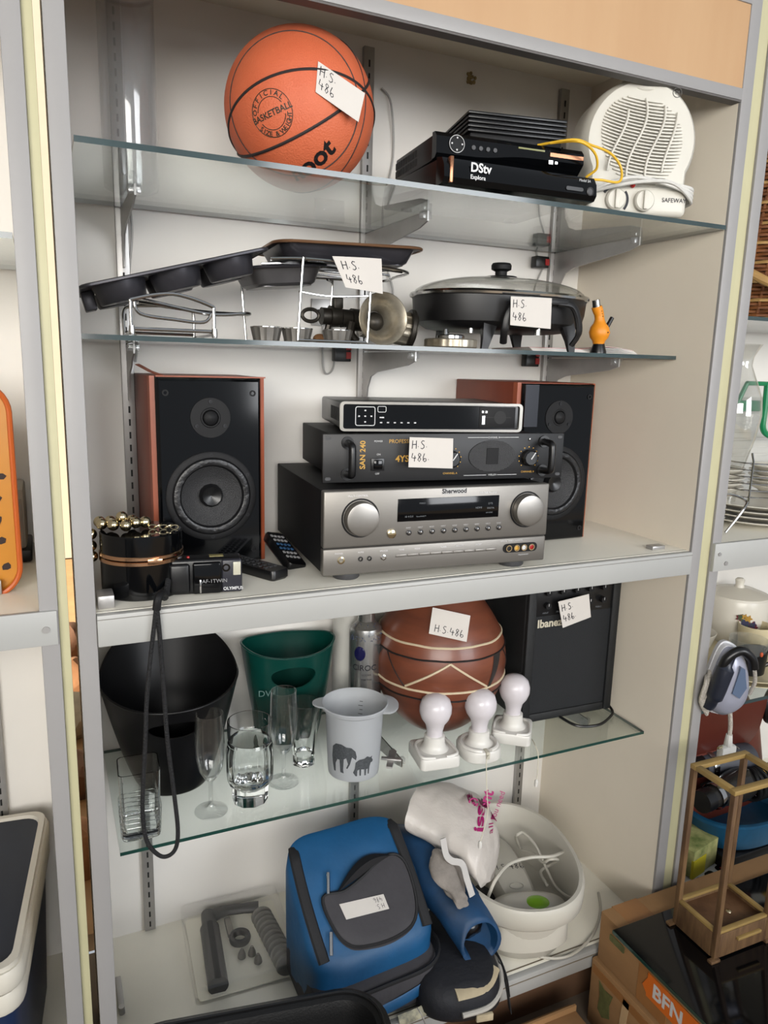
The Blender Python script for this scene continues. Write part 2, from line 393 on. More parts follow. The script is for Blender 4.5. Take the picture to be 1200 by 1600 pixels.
def glass_shelf(label, x0, x1, y0, y1, z, t=.008, edge=M_gedge):
    b = MB(); b.box(x0, x1, y0, y1, z-t, z)
    b.bm.faces.ensure_lookup_table()
    for f in b.bm.faces:
        f.normal_update()
        if abs(f.normal.z) < .5: f.material_index = 1
    o = b.build('glass_shelf', [M_glass, edge]); o['label'] = label; o['category'] = 'shelf'; return o
glass_shelf('top glass shelf of the display cabinet, carrying the basketball and fan heater', .003, W-.003, -.003, D-.02, Z1-.0005)
glass_shelf('narrow glass shelf carrying the electric frying pan and baking trays', .003, W-.003, .09, D-.015, Z2-.0005, .0075)
glass_shelf('low glass shelf under the main shelf, carrying drinking glasses and clay pot', .021, W-.012, .064, D-.015, Z4-.0005, .0065, M_gedge4)

# ---------------------------------------------------------------- the neighbouring cabinets
lc = thing('side_cabinet', 'white cabinet at the left edge holding the orange perforated tray', 'cabinet', (-.35, .2, FZ))
MB().box(-.0745, -.050, -.004, .003, FZ, 1.2, .0012).build('corner_post', M_alu, lc, True)
MB().box(-.050, -.0365, .004, .03, FZ, 1.2, .001).build('edge_strip', M_cream, lc, True)
MB().box(-.070, -.052, .004, D, FZ, 1.2).build('side_panel', M_panel, lc, True)
MB().box(-.75, -.06, D, D+.012, FZ, 1.2).build('back_panel', M_back, lc, True)
sh = MB().box(-.75, -.0745, .0, D, -.005, .0135).build('main_shelf', M_shelf, lc, True)
MB().box(-.75, -.052, -.009, .0, -.036, .0145, .001).build('shelf_lip', M_lip, sh, True)
sc = MB(); sc.cyl((-.067, -.009, -.012), (-.067, -.0115, -.012), .005); sc.build('screw', M_steel, sh, True)
upright(lc, -.175, FZ, 0)
MB().box(-.75, -.052, .0, D, 1.02, 1.036).build('top_panel', M_panel, lc, True)  # unseen top added to shade this cabinet's back panel
MB().box(-.75, -.0745, -.002, .016, .87, 1.2).build('header_board', M_wood, lc, True)  # header added with the top to cut the light inside
MB().box(-.77, -.75, 0, D, FZ, 1.2).build('side_panel', M_panel, lc, True)  # outer side added with them for shade
MB().box(-.75, -.07, .0, D, ZB-.02, ZB).build('base_shelf', M_shelf, lc, True)
g = glass_shelf('glass shelf in the cabinet at the left edge', -.75, -.076, .01, D-.02, .523)
pw = MB().box(-.20, -.135, D-.012, D, .40, .50, .003).build('switch_plate', M_white, lc, True)

X2 = W+.0425
rc = thing('side_cabinet', 'white cabinet at the right edge holding crockery and the wicker basket', 'cabinet', (1.7, .2, FZ))
MB().box(X2+.0155, X2+.042, -.004, .003, FZ, 1.2, .0012).build('corner_post', M_alu, rc, True)
MB().box(X2, X2+.0155, .002, .05, FZ, 1.2).build('edge_strip', M_cream, rc, True)
MB().box(X2, X2+.016, .05, D, FZ, 1.2).build('side_panel', M_panel, rc, True)
MB().box(X2, 2.4, D, D+.012, FZ, 1.2).build('back_panel', M_back, rc, True)
MB().box(X2+.016, 2.38, .0, D, 1.02, 1.036).build('top_panel', M_panel, rc, True)  # top added here as well to darken the back panel
MB().box(X2+.042, 2.38, -.002, .016, .87, 1.2).build('header_board', M_wood, rc, True)  # header added to shade the inside of the right cabinet
MB().box(2.38, 2.4, 0, D, FZ, 1.2).build('side_panel', M_panel, rc, True)
sh = MB().box(X2+.02, 2.38, .0, D, -.005, .012).build('main_shelf', M_shelf, rc, True)
MB().box(X2+.0165, 2.38, -.012, -.003, -.048, .013, .001).build('shelf_lip', M_lip, sh, True)
sc = MB(); sc.cyl((X2+.03, -.012, -.01), (X2+.03, -.0145, -.01), .004); sc.cyl((X2+.052, -.012, -.032), (X2+.052, -.0145, -.032), .005); sc.build('screw', M_steel, sh, True)
MB().box(X2+.02, 2.38, .0, D, ZB-.02, ZB).build('base_shelf', M_shelf, rc, True)
for x in (X2+.46, ): upright(rc, x, ZB, 0); upright(rc, x, .02, 1.1)
glass_shelf('glass shelf under the wicker basket in the right cabinet', X2+.018, 2.37, .05, D-.02, .488)
glass_shelf('glass shelf under the crockery in the right cabinet', X2+.018, 2.37, .06, D-.02, -.418, .009)
# ================================================================ top glass shelf
# ---- basketball
BC = Vector((.357, .152, Z1+.1212)); BR = .1212
ball = thing('basketball', 'orange basketball with black seams and a paper tag', 'ball', (BC.x, BC.y, Z1))
M_ball = mat('pebbled_rubber', (226, 118, 78), .55, var=.10, scale=8, bump=.35, bscale=420, col2=(216, 104, 66))
b = MB(); b.sphere(BC, BR, 64, 40); b.build('shell', M_ball, ball, True)
def seam(p3, r=.0016, rng=None):
    q = [onsphere(u, v, BC, BR)-BC for u, v in p3]
    n = (q[1]-q[0]).cross(q[2]-q[0]).normalized(); d = n.dot(q[0]); c = n*d; rr = math.sqrt(max(BR*BR-d*d, 1e-6))
    e1 = (q[0]-c).normalized(); e2 = n.cross(e1)
    b = MB(); b.tube([BC+c+(e1*cos(t)+e2*sin(t))*rr*1.001 for t in [2*pi*i/90 for i in range(90)]], r, 6, closed=True)
    b.build('seam', mat('seam_rubber', (44, 38, 38), .6), ball, True)
seam([(358, 190), (430, 117), (492, 108)], .0022)
seam([(382, 244), (470, 210), (530, 173)], .0025)
seam([(415, 58), (457, 48), (535, 90)], .0011)
seam([(571, 150), (566, 200), (533, 268)], .0011)
def on_ball(u, v, rot):
    p = onsphere(u, v, BC, BR); n = (p-BC).normalized()
    x = CR - n*CR.dot(n); x.normalize(); y = n.cross(x)
    a = radians(rot); return p, x*cos(a)+y*sin(a), y*cos(a)-x*sin(a)
def ball_text(strs, m, name):
    b = MB()
    for vf, (p, x, y) in strs:
        b.raw(vf, lambda q: BC + (p + x*q[0] + y*q[1] - BC).normalized()*(BR*1.0035))
    return b.build(name, m, ball, True, sharp=True)
em = on_ball(424, 177, 22); ents = []
def ringtext(s, R, a0, a1, size, flip):
    out = []
    for i, ch in enumerate(s):
        if ch == ' ': continue
        a = radians(a0+(a1-a0)*i/(len(s)-1)); vs, fs = text(ch, size, 'CENTER', .02)
        ca, sa = (cos(a), sin(a)); rot = a-pi/2 if not flip else a+pi/2
        c, s_ = cos(rot), sin(rot); rr = R - (size*.35 if not flip else -size*.35)
        out.append((([(ca*rr+x*c-y*s_, sa*rr+x*s_+y*c, 0) for x, y, z in vs], fs), em))
    return out
ents += ringtext('OFFICIAL', .0285, 158, 32, .0105, False)
ents += ringtext('SIZE & WEIGHT', .0285, 208, 338, .0100, True)
vs, fs = text('BASKETBALL', .0125, 'CENTER', .02); ents.append((([(x, y-.004, 0) for x, y, z in vs], fs), em))
M_emb = mat('green_black_print', (44, 48, 36), .6)
ball_text(ents, M_emb, 'emblem')
b = MB(); p, x, y = em
for R, seg_ in ((.0335, (0, 360)), (.0225, (20, 160)), (.0225, (200, 340))):
    b.tube([BC+(p+(x*cos(radians(a))+y*sin(radians(a)))*R-BC).normalized()*BR*1.002 for a in range(seg_[0], seg_[1]+1, 6)], .0006, 5)
b.build('emblem_ring', M_emb, ball, True)
p, x, y = on_ball(487, 258, 35); vs, fs = text('hoot', .046, 'CENTER', .03)
def fine(vs, fs): return vs, fs
ball_text([(([(q[0]+q[1]*.15, q[1]-.012, 0) for q in vs], fs), (p, x, y))], mat('black_print', (24, 22, 24), .5), 'maker_lettering')
cn = (onsphere(530, 143, BC, BR)-BC).normalized()
price_tag(ball, [(497, 96), (570, 146), (560, 191), (493, 144)], BC+cn*(BR+.004), cn*.6-CF*.4, h=.27, x0=.1, ys=(.6, .18))

# ---- clear cylinder at the back
cc = thing('acrylic_cylinder', 'tall clear plastic cylinder standing left of the basketball', 'cylinder', (.108, .315, Z1))
b = MB(); b.lathe([(.036, 0), (.044, .004), (.0455, .012), (.0455, .31), (.044, .31), (.044, .012), (.036, .006)], 40); b.build('tube_wall', M_acryl, cc)
b = MB(); b.lathe([(.0462, .305), (.0462, .312), (.0435, .312), (.0435, .305)], 40, cap0=False, cap1=False); b.build('rim', M_acryl, cc)

# ---- decoders and modem
def vents(b, x0, x1, y, z0, z1, n, axis='x'):
    for i in range(n):
        x = x0+(x1-x0)*i/(n-1); b.box(x-.0015, x+.0015, y-.0006, y+.001, z0, z1)
d1 = thing('satellite_decoder', 'lower black satellite decoder with glossy curved front under another decoder', 'decoder', (.69, .115, Z1), -2)
b = MB(); b.box(-.145, .145, -.105, .12, .004, .044, .004); b.build('housing', M_blk, d1)
for x in (-.11, .11):
    for y in (-.08, .09): MB().cyl((x, y, 0), (x, y, .005), .010).build('foot', M_blkm, d1)
b = MB(); pr = [(-.105, .002), (-.128, .004), (-.134, .012), (-.132, .030), (-.124, .042), (-.105, .046)]
b.rings([[(-.146, y, z) for y, z in pr], [(.146, y, z) for y, z in pr]]); fr = b.build('front_panel', M_blkg, d1)
MB().box(-.136, -.130, -.1345, -.124, .004, .043, .001).build('copper_strip', mat('copper_strip', (170, 120, 90), .25, .8), fr)
wtext('DStv', .019, front(-.10, -.1345, .024), bold=.03, parent=fr); wtext('Explora', .009, front(-.10, -.1347, .013), bold=.02, parent=fr)
wtext('Model 3A', .006, front(.108, -.1343, .032), parent=fr)
b = MB(); b.M = front(.10, -.133, .019); b.prism(rrect(.035, .006, .0029), 0, .002); b.build('slot_button', M_blk, fr)
b = MB(); b.M = front(.132, -.133, .018); b.lathe([(.007, 0), (.007, .002), (.0055, .003), (.0055, .0015)], 20); b.build('power_button', M_grey, fr)

d2 = thing('satellite_decoder', 'upper black satellite decoder with round control pad stacked on another decoder', 'decoder', (.688, .125, Z1+.046), -5)
b = MB(); b.box(-.135, .135, -.10, .075, 0.001, .04, .003); b.build('housing', M_blk, d2)
b = MB()
for i in range(9):
    for j in range(2): b.box(-.1356, -.1345, -.03+.012*i, -.022+.012*i, .008+.014*j, .019+.014*j)
b.build('side_vent', M_dark, d2)
b = MB(); N = 24; rs = []
for i in range(N+1):
    x = -.137+.274*i/N; z0 = .002 + .010*(1/(1+math.exp(-(x+.02)*60)))
    rs.append([(x, -.100, .001), (x, -.112, z0), (x, -.118, z0+.006), (x, -.117, .034), (x, -.110, .0415), (x, -.1, .042)])
b.rings(rs); fp = b.build('front_panel', M_blkg, d2)
b = MB(); b.M = front(-.102, -.117, .024); b.lathe([(.0135, 0), (.0135, .0025), (.012, .003), (.0118, .0018)], 28); pad = b.build('control_pad', M_blkm, fp)
b = MB(); b.M = front(-.102, -.1185, .024)
for a in range(0, 360, 90): b.box(.009*cos(radians(a))-.0012, .009*cos(radians(a))+.0012, .009*sin(radians(a))-.0012, .009*sin(radians(a))+.0012, .0015, .0022)
b.tube([(.013*cos(t), .013*sin(t), .0012) for t in [2*pi*i/30 for i in range(30)]], .0005, 5, closed=True)
b.build('pad_mark', M_wprint, pad)
for i in range(4): MB().cyl((-.072+.013*i, -.117, .022), (-.072+.013*i, -.1195, .022), .0035, seg=12).build('button', M_grey, fp)
b = MB(); b.box(.01, .06, -.1186, -.116, .030, .0325); b.build('display_strip', mat('olive_strip', (120, 120, 50), .2), fp)
b = MB(); b.box(.07, .135, -.1195, -.117, .024, .030); b.build('copper_strip', MATS['copper_strip'], fp)
b = MB(); b.box(.068, .076, -.1195, -.116, .012, .018); b.box(.08, .085, -.1195, -.116, .013, .017); b.build('socket', M_chrome, fp)

d3 = thing('modem', 'black ribbed modem on top of the stacked decoders', 'modem', (.715, .125, Z1+.088), -11)
b = MB(); b.box(-.082, .082, -.10, .09, .001, .012, .002); b.build('base', M_blkm, d3)
for i in range(5): MB().box(-.088, .088, -.106, .095, .012+.0068*i, .0165+.0068*i, .0015).build('rib', M_blk, d3)
MB().box(-.083, .083, -.1, .09, .012, .042).build('core', M_blkm, d3)
# yellow cable
yc = smooth_path([(.735, .02, Z1+.0905), (.77, -.03, Z1+.092), (.815, -.02, Z1+.092), (.865, -.01, Z1+.088), (.895, -.005, Z1+.07), (.89, -.01, Z1+.045), (.85, -.01, Z1+.043), (.825, .0, Z1+.045), (.832, -.018, Z1+.058), (.815, -.03, Z1+.078), (.78, -.032, Z1+.090), (.745, .0, Z1+.0905)], 8)
M_yel = mat('yellow_pvc', (240, 190, 50), .4)
o = MB().tube(yc, .0022, 8).build('network_cable', M_yel); tag(o, 'thin yellow cable looped over the black decoders', 'cable')

# ---- fan heater
fh = thing('fan_heater', 'white upright fan heater with round slatted grille', 'heater', (.978, .075, Z1), -20)
M_fh = mat('ivory_plastic', (224, 220, 208), .4, var=.05, scale=12)
FHX, FHZ, FHR = 0, .127, .105
b = MB(); rs = []
for y, k in ((.07, .80), (.055, .93), (.02, 1.0), (-.035, 1.0), (-.052, .97), (-.06, .91)):
    ring = []
    for i in range(64):
        a = -pi/2+2*pi*i/64; x, z = FHR*k*cos(a), FHZ+FHR*1.03*k*sin(a)
        if z < .10: # merge into the pedestal
            x = math.copysign(max(abs(x), .092*k), x) if abs(cos(a)) > .02 else x
            z = max(z, .0)
        ring.append((x*1.02, y, z if sin(a) > -.75 else .004))
    rs.append(ring)
b.rings(rs); b.build('housing', M_fh, fh)
b = MB(); b.box(-.094, .094, -.066, .06, 0, .052, .010, 3); b.build('base', M_fh, fh)
b = MB(); b.M = front(0, -.0585, FHZ-.002); b.lathe([(.078, -.0005), (.076, .001), (0.0001, .001)], 48, cap0=False); b.build('grille_backing', mat('heater_dark', (52, 46, 42), .7), fh)
ns = 25
for i in range(ns):
    z = -.071+.142*(i+.5)/ns; hw = math.sqrt(max(.0755**2-z*z, 0))
    if hw < .012: continue
    n = 12; rs = []
    for j in range(n+1):
        x = -hw+2*hw*j/n; by = .010*(1-(x*x+z*z)/.0072); zz = z - .010*(x/.084) + .012*(x/.084)**2
        zz = max(min(zz, .075), -.075)
        yy = -.060-by
        rs.append([(x, yy-.0015, FHZ-.002+zz-.0012), (x, yy-.0015, FHZ-.002+zz+.0010), (x, yy+.004, FHZ-.002+zz+.0010), (x, yy+.004, FHZ-.002+zz-.0017)])
    MB().rings(rs).build('grille_slat', M_fh, fh)
for k, x0 in enumerate((-.046, -.012, .022, .05)):
    pts = []
    for j in range(15):
        z = -.071+.142*j/14
        if abs(z) > math.sqrt(max(.074**2-x0*x0, 0)): continue
        x = x0+.010*sin(z*38)*(1 if k < 3 else .6)+.008*(z/.08); pts.append((x, -.0615-.010*(1-(x*x+z*z)/.0072)-.0012, FHZ-.002+z))
    MB().tube(pts, .0024, 6).build('grille_rib', M_fh, fh)
b = MB(); b.M = frame((0, -.040, FHZ+.0985), (1, 0, 0), (0, .80, .6)); b.lathe([(.036, -.006), (.037, .003), (.033, .006), (.028, .003), (.026, -.006)], 32, sy=.7, cap0=False, cap1=False); b.build('carry_handle', M_fh, fh)
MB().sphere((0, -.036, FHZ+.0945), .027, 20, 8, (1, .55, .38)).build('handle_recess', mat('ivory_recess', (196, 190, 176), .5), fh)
for x, z in ((-.043, .024), (.010, .024)):
    b = MB(); b.M = front(x, -.066, z); b.lathe([(.019, 0), (.0185, .008), (.016, .011), (.0001, .011)], 28, cap0=False); b.box(-.004, .004, -.016, .016, .010, .016, .002); kn = b.build('dial_knob', M_fh, fh)
b = MB(); b.M = front(-.043, -.0664, .024)
for a0, a1 in ((-40, 40), (100, 150)):
    b.rings([[(.0215*cos(t), .0215*sin(t), 0), (.026*cos(t), .026*sin(t), 0), (.026*cos(t), .026*sin(t), .0006), (.0215*cos(t), .0215*sin(t), .0006)] for t in [radians(a0+(a1-a0)*i/8) for i in range(9)]])
b.build('dial_scale', M_ink, fh)
MB().sphere((-.012, -.068, .050), .0045, 12, 8).build('pilot_light', mat('red_lens', (200, 30, 24), .2), fh)
wtext('SAFEWAY', .0105, front(.045, -.0667, .024), bold=.01, m=M_ink, parent=fh, name='maker_lettering')
b = MB(); b.M = front(.058, -.0605, FHZ+.083); b.tube([(.008*cos(t), .008*sin(t), .0) for t in [2*pi*i/24 for i in range(24)]], .0006, 5, closed=True); b.raw(text('GS', .008, 'CENTER'), lambda q: (q[0], q[1]-.003, .0006)); b.build('approval_mark', mat('grey_print', (110, 108, 104), .6), fh)
for k in range(4):
    z0 = .050+.006*(k % 2); y0 = -.070-.0045*k
    pts = smooth_path([(-.094, -.03, z0-.004*k), (-.088, -.068, .046-.003*k), (-.02, y0-.004, .056+.002*k-(.012 if k == 3 else 0)), (.05, y0-.002, .054-.002*k+(.006 if k == 3 else 0)), (.098, -.066, .049-.006*k), (.110, -.03, .045-.006*k), (.10, .02, .045-.005*k)], 8)
    MB().tube(pts, .0032, 8).build('power_cord', M_white, fh)
# ================================================================ narrow glass shelf
M_tin = mat('dark_nonstick', (70, 69, 75), .36, .5, var=.2, scale=18)
# muffin tray lying tilted on the chrome stand
mt = thing('muffin_tray', 'dark non-stick muffin tray resting slanted on a chrome wire stand', 'tray', (.152, .205, .505), rot=(0, radians(-15.2), radians(-2)))
L_, B_ = .292, .20
b = MB(); b.prism(rrect(L_, B_, .015), .0, .003); b.tube([(x, y, .002) for x, y in rrect(L_, B_, .015)], .003, 6, closed=True); b.build('tray_plate', M_tin, mt)
for i in range(3):
    for j in range(2):
        cx, cy = (i-1)*.088, (j-.5)*.092
        b = MB(); b.lathe([(.0415, 0), (.036, -.027), (.034, -.029), (.0001, -.029)], 28, (cx, cy, 0), cap0=False, cap1=False); b.lathe([(.0415, .0032), (.0355, -.026), (.0001, -.0275)], 28, (cx, cy, 0), cap0=False, cap1=False); b.build('muffin_cup', M_tin, mt)
b = MB(); b.box(-.146, -.128, -.02, .03, -.03, .0, .002); b.build('tray_grip', M_tin, mt)
# chrome stand under it
cs = thing('wire_stand', 'low chrome wire stand with arched front holding up the muffin tray', 'stand', (.14, .2, Z2))
b = MB(); r = .0028
def P(u, v, y): q = aty(u, v, y); return (q.x, q.y, max(q.z, Z2+r*.9))
fl, fr_, bl, br = .076, .200, .085, .205; y0, y1 = .100, .30
b.tube(smooth_path([(fl, y0, Z2+.003), (fl, y0, Z2+.045), (fl+.006, y0, Z2+.054), (.138, y0, Z2+.064), (fr_-.006, y0, Z2+.050), (fr_, y0, Z2+.040), (fr_, y0, Z2+.003)], 6), r, 8); b.build('front_arch', M_chrome, cs, True)
b = MB(); b.tube(smooth_path([(fl+.005, y0, Z2+.05), (fl+.014, y0, Z2+.032), (.14, y0, Z2+.026), (fr_-.016, y0, Z2+.024), (fr_-.003, y0, Z2+.038)], 6), r*.9, 8); b.build('front_bow', M_chrome, cs, True)
b = MB(); b.tube(smooth_path([(bl, y1, Z2+.003), (bl, y1, Z2+.045), (.10, y1, Z2+.055), (.15, y1, Z2+.058), (br-.01, y1, Z2+.055), (br, y1, Z2+.045), (br, y1, Z2+.003)], 6), r, 8); b.build('rear_arch', M_chrome, cs, True)
for x, xx in ((fl, bl), (fr_, br)):
    MB().tube([(x, y0-.004, Z2+.003), (x, y0, Z2+.006), (xx, y1, Z2+.004)], r, 8).build('foot_rail', M_chrome, cs, True)
MB().tube([(fl, y0, Z2+.010), (fr_, y0, Z2+.010)], r, 8).build('cross_bar', M_chrome, cs, True)
MB().tube([(bl, y1, Z2+.010), (br, y1, Z2+.010)], r, 8).build('cross_bar', M_chrome, cs, True)
MB().tube(smooth_path([(.03, .16, Z2+.062), (.09, .15, Z2+.058), (.2, .15, Z2+.040), (.265, .155, Z2+.044), (.268, .18, Z2+.044), (.2, .20, Z2+.046), (.1, .21, Z2+.056)], 6), r, 8).build('top_loop', M_chrome, cs, True)
for x in (fl, fr_):
    MB().lathe([(.0042, 0), (.0048, .006), (.0042, .014)], 12, (x, y0-.003, Z2+.0005)).build('rubber_foot', M_chrome, cs, True)

# roasting rack with trays
rk = thing('roasting_rack', 'tall chrome wire rack with a paper tag holding two oven trays', 'rack', (.41, .22, Z2))
RZ = .535
def leg(pts): MB().tube(smooth_path(pts, 5), .0024, 8).build('wire_leg', M_chrome, rk, True)
leg([(.342, .112, Z2+.003), (.350, .112, RZ-.01), (.354, .114, RZ), (.366, .13, RZ+.001)])
leg([(.468, .112, Z2+.003), (.474, .112, RZ-.012), (.472, .114, RZ-.004), (.46, .13, RZ-.003)])
leg([(.304, .31, Z2+.003), (.296, .31, RZ-.02), (.30, .31, RZ-.012), (.312, .295, RZ-.01)])
leg([(.47, .31, Z2+.003), (.476, .31, RZ-.02), (.474, .31, RZ-.012), (.46, .295, RZ-.01)])
MB().tube([(.342, .112, Z2+.003), (.468, .112, Z2+.003)], .0024, 8).build('base_wire', M_chrome, rk, True)
MB().tube([(.304, .31, Z2+.003), (.47, .31, Z2+.003)], .0024, 8).build('base_wire', M_chrome, rk, True)
for k in range(4):
    y = .13+.055*k; MB().tube(smooth_path([(.30, y, RZ-.004), (.35, y, RZ), (.46, y, RZ-.002), (.545, y+.01, RZ-.005)], 4), .002, 6).build('rest_wire', M_chrome, rk, True)
MB().tube(smooth_path([(.30, .125, RZ-.002), (.36, .115, RZ+.001), (.47, .115, RZ-.001), (.555, .14, RZ-.004), (.57, .22, RZ-.004), (.555, .3, RZ-.006), (.3, .31, RZ-.008)], 6), .0024, 8).build('rim_wire', M_chrome, rk, True)
MB().tube(smooth_path([(.345, .115, .483), (.40, .12, .479), (.47, .115, .483)], 6), .0018, 6).build('cross_wire', M_chrome, rk, True)
price_tag(rk, [(520, 400), (597, 404), (599, 459), (541, 449)], (.46, .105, .5), (0, -1, 0), h=.23, x0=.17, ys=(.6, .18), curl=-.012)
def pan(name, label, c, sx, sy, h, m, mrim, rot, rimw=.012):
    t = thing(name, label, 'tray', c, rot=rot)
    b = MB(); rs = []
    prof = [(rimw*1.0, h), (0, h), (-.003, h-.006), (-.010, .005), (-.018, .0), (-.02, .0015), (-.012, .006), (-.006, h-.004), (.0, h+.0018), (rimw, h+.0018)]
    for d, z in prof: rs.append([(x, y, z) for x, y in rrect(sx+2*d, sy+2*d, .028, 6)])
    b.rings(rs, True, False, False, loop=False)
    b.prism(rrect(sx-.036, sy-.036, .015, 6), 0, .0015); b.build('pan_body', m, t)
    b = MB(); b.tube([(x, y, h+.001) for x, y in rrect(sx+2*rimw, sy+2*rimw, .034, 6)], .0026, 8, closed=True); b.build('rolled_rim', mrim, t)
    return t
M_copper = mat('bronze_rim', (150, 112, 84), .3, .7)
pan('roasting_tray', 'dark roasting tray with bronze rim on top of the wire rack', (.448, .21, RZ+.0035), .245, .175, .026, M_tin, M_copper, (0, radians(-1.5), radians(-3)))
pan('baking_tray', 'grey metal baking tray tilted under the bronze rimmed roasting tray', (.345, .235, RZ-.037), .135, .13, .030, mat('grey_tin', (112, 110, 112), .35, .6, var=.15, scale=30), M_tin, (0, radians(-6), radians(4)), .008)

# small tart tins
for i, (u, lab) in enumerate(((416, 'small silver tart tin, leftmost of three under the wire rack'), (464, 'small silver tart tin, middle one of three under the wire rack'), (527, 'small silver tart tin beside the meat grinder loop'))):
    y = .155; x = aty(u, 520, y).x
    t = thing('tart_tin', lab, 'tin', (x, y, Z2), group='tart tins')
    b = MB(); fl_ = lambda a: 1+.035*cos(a*14)
    b.lathe([(.020, 0), (.0215, .001), (.0265, .023)], 56, fl=fl_, cap1=False); b.lathe([(.0255, .023), (.0208, .002), (.0001, .0015)], 56, cap0=False, cap1=False); b.build('fluted_cup', M_silver, t)
    b = MB(); b.tube([(.0267*cos(a), .0267*sin(a), .0233) for a in [2*pi*k/32 for k in range(32)]], .0009, 6, closed=True); b.build('rim', M_chrome, t)
o = MB(); o.sphere((0, 0, .009), .009, 14, 8, (1.5, 1, 1)); o = o.build('cork_stopper', mat('brown_cork', (150, 104, 62), .8, var=.2, scale=60)); o.location = (aty(500, 523, .2).x, .2, Z2); tag(o, 'small brown stopper lying between the tart tins', 'stopper')

# meat grinder
M_iron = mat('dark_cast_iron', (62, 58, 52), .42, .7, var=.35, scale=40)
M_brass = mat('tarnished_plate', (194, 188, 174), .36, .7, var=.4, scale=16, col2=(126, 114, 92))
gp = Vector((.513, .145, .4485))
mg = thing('meat_grinder', 'old tarnished metal meat grinder with flared funnel and ribbed barrel', 'grinder', (gp.x, gp.y, Z2))
ax = Vector((-.04, -.99, .05)).normalized(); xr = Vector((0, 0, 1)).cross(ax).normalized()
b = MB(); b.M = frame(gp, xr, Vector((0, 0, 1))-ax*ax.z)
if (b.M.to_3x3() @ Vector((0, 0, 1))).dot(ax) < 0: b.M = frame(gp, -xr, Vector((0, 0, 1))-ax*ax.z)
FM = b.M.copy()
b.lathe([(.0195, -.058), (.020, -.045), (.023, -.028), (.030, -.012), (.040, -.002), (.0455, .001), (.047, .0), (.0455, -.0025), (.039, -.005), (.028, -.016), (.0185, -.034), (.017, -.058)], 44, cap0=False, cap1=False); b.build('feed_funnel', M_brass, mg, True)
b = MB(); b.M = FM; b.sphere((0, -.002, -.05), .019, 20, 12); b.cyl((0, 0, -.085), (0, 0, -.045), .021, .0195, 24); b.build('feed_throat', M_iron, mg, True)
bc = gp+Vector((.024, .078, -.004))
bx = Vector((.97, -.18, -.16)).normalized()
b = MB(); b.M = frame(bc, Vector((0, 1, 0)).cross(bx), bx.cross(Vector((0, 1, 0)).cross(bx)))
BM_ = b.M.copy()
b.lathe([(.030, -.03), (.0305, .0), (.0305, .058)], 60, fl=lambda a: 1+.035*(1 if sin(a*10) > 0 else -1)); b.build('ribbed_barrel', M_brass, mg, True)
b = MB(); b.M = BM_; b.lathe([(.037, .058), (.0385, .060), (.0385, .066), (.037, .068), (.033, .0685), (.033, .071), (.0001, .071)], 40, cap1=False); b.build('end_ring', M_iron, mg, True)
b = MB()
for k, (dx, dz, r) in enumerate(((-.045, .004, .021), (-.066, .006, .017), (-.088, .008, .020), (-.104, .008, .016))):
    p0 = bc+Vector((dx, .004, dz)); b.cyl(p0-Vector((.009, 0, 0)), p0+Vector((.011, 0, 0)), r, r*.93, 20)
b.build('crank_shaft', M_iron, mg, True)
p0 = bc+Vector((-.135, 0, .008)); b = MB()
b.tube([p0+Vector((.014*cos(a)*1.15, 0, .011*sin(a))) for a in [2*pi*k/20 for k in range(20)]], .0035, 8, closed=True); b.build('ring_screw', M_iron, mg, True)
b = MB(); b.box(bc.x-.092, bc.x-.074, bc.y-.008, bc.y+.01, bc.z+.022, bc.z+.042, .002); b.build('clamp_block', M_iron, mg, True)
b = MB(); b.tube(smooth_path([bc+Vector((-.058, -.012, -.002)), bc+Vector((-.062, -.014, -.022)), bc+Vector((-.05, -.012, -.036))], 5), .009, 10); b.build('clamp_leg', M_iron, mg, True); b = MB(); b.tube([bc+Vector((-.10, 0, -.008)), bc+Vector((-.108, 0, -.040))], .006, 8); b.build('clamp_leg', M_iron, mg, True)
# fluted ring nut
x = aty(705, 535, .135).x
rn = thing('grinder_ring', 'fluted silver ring nut lying in front of the frying pan leg', 'ring', (x, .137, Z2))
b = MB(); b.lathe([(.047, 0), (.049, .002), (.049, .014), (.047, .016), (.030, .017), (.0001, .017)], 72, fl=lambda a: 1+.018*cos(a*18), cap1=False); b.build('fluted_body', M_brass, rn)
b = MB(); b.lathe([(.026, .017), (.026, .022), (.022, .024), (.0001, .024)], 32, cap0=False, cap1=False); b.build('top_disc', M_chrome, rn)
b = MB(); b.lathe([(.006, .024), (.004, .034), (.0001, .035)], 14, (-.012, 0, 0), cap0=False, cap1=False); b.build('peg', M_chrome, rn)

# electric frying pan
ef = thing('electric_frying_pan', 'black oval electric frying pan with glass lid and paper tag', 'frying pan', (.806, .222, Z2), -3)
M_ef = mat('black_pan_enamel', (22, 21, 22), .42, var=.2, scale=50)
b = MB(); rs = []
for a_, c_, z in ((.120, .085, .036), (.150, .106, .040), (.172, .118, .052), (.178, .122, .074), (.180, .124, .100), (.178, .122, .100), (.17, .116, .06)):
    rs.append(sring(0, 0, z, a_, c_, 2.5, 56))
b.rings(rs); b.build('pan_body', M_ef, ef)
b = MB(); rs = []
for a_, c_, z in ((.181, .125, .0995), (.185, .129, .101), (.186, .130, .105), (.184, .128, .109), (.178, .122, .1095), (.176, .120, .105)): rs.append(sring(0, 0, z, a_, c_, 2.5, 56))
b.rings(rs, True, False, False); ld = b.build('lid_rim', M_chrome, ef)
M_lid = thin_glass('smoked_lid_glass', (.80, .80, .78), .06, .02, .10, (120, 116, 108))
b = MB(); rs = []
for k in range(9):
    t = k/8; s_ = cos(t*pi/2); rs.append(sring(0, 0, .108+.036*sin(t*pi/2), max(.179*s_, .004), max(.123*s_, .003), 2.4, 48))
b.rings(rs, True, False, True); b.build('lid_glass', M_lid, ef)
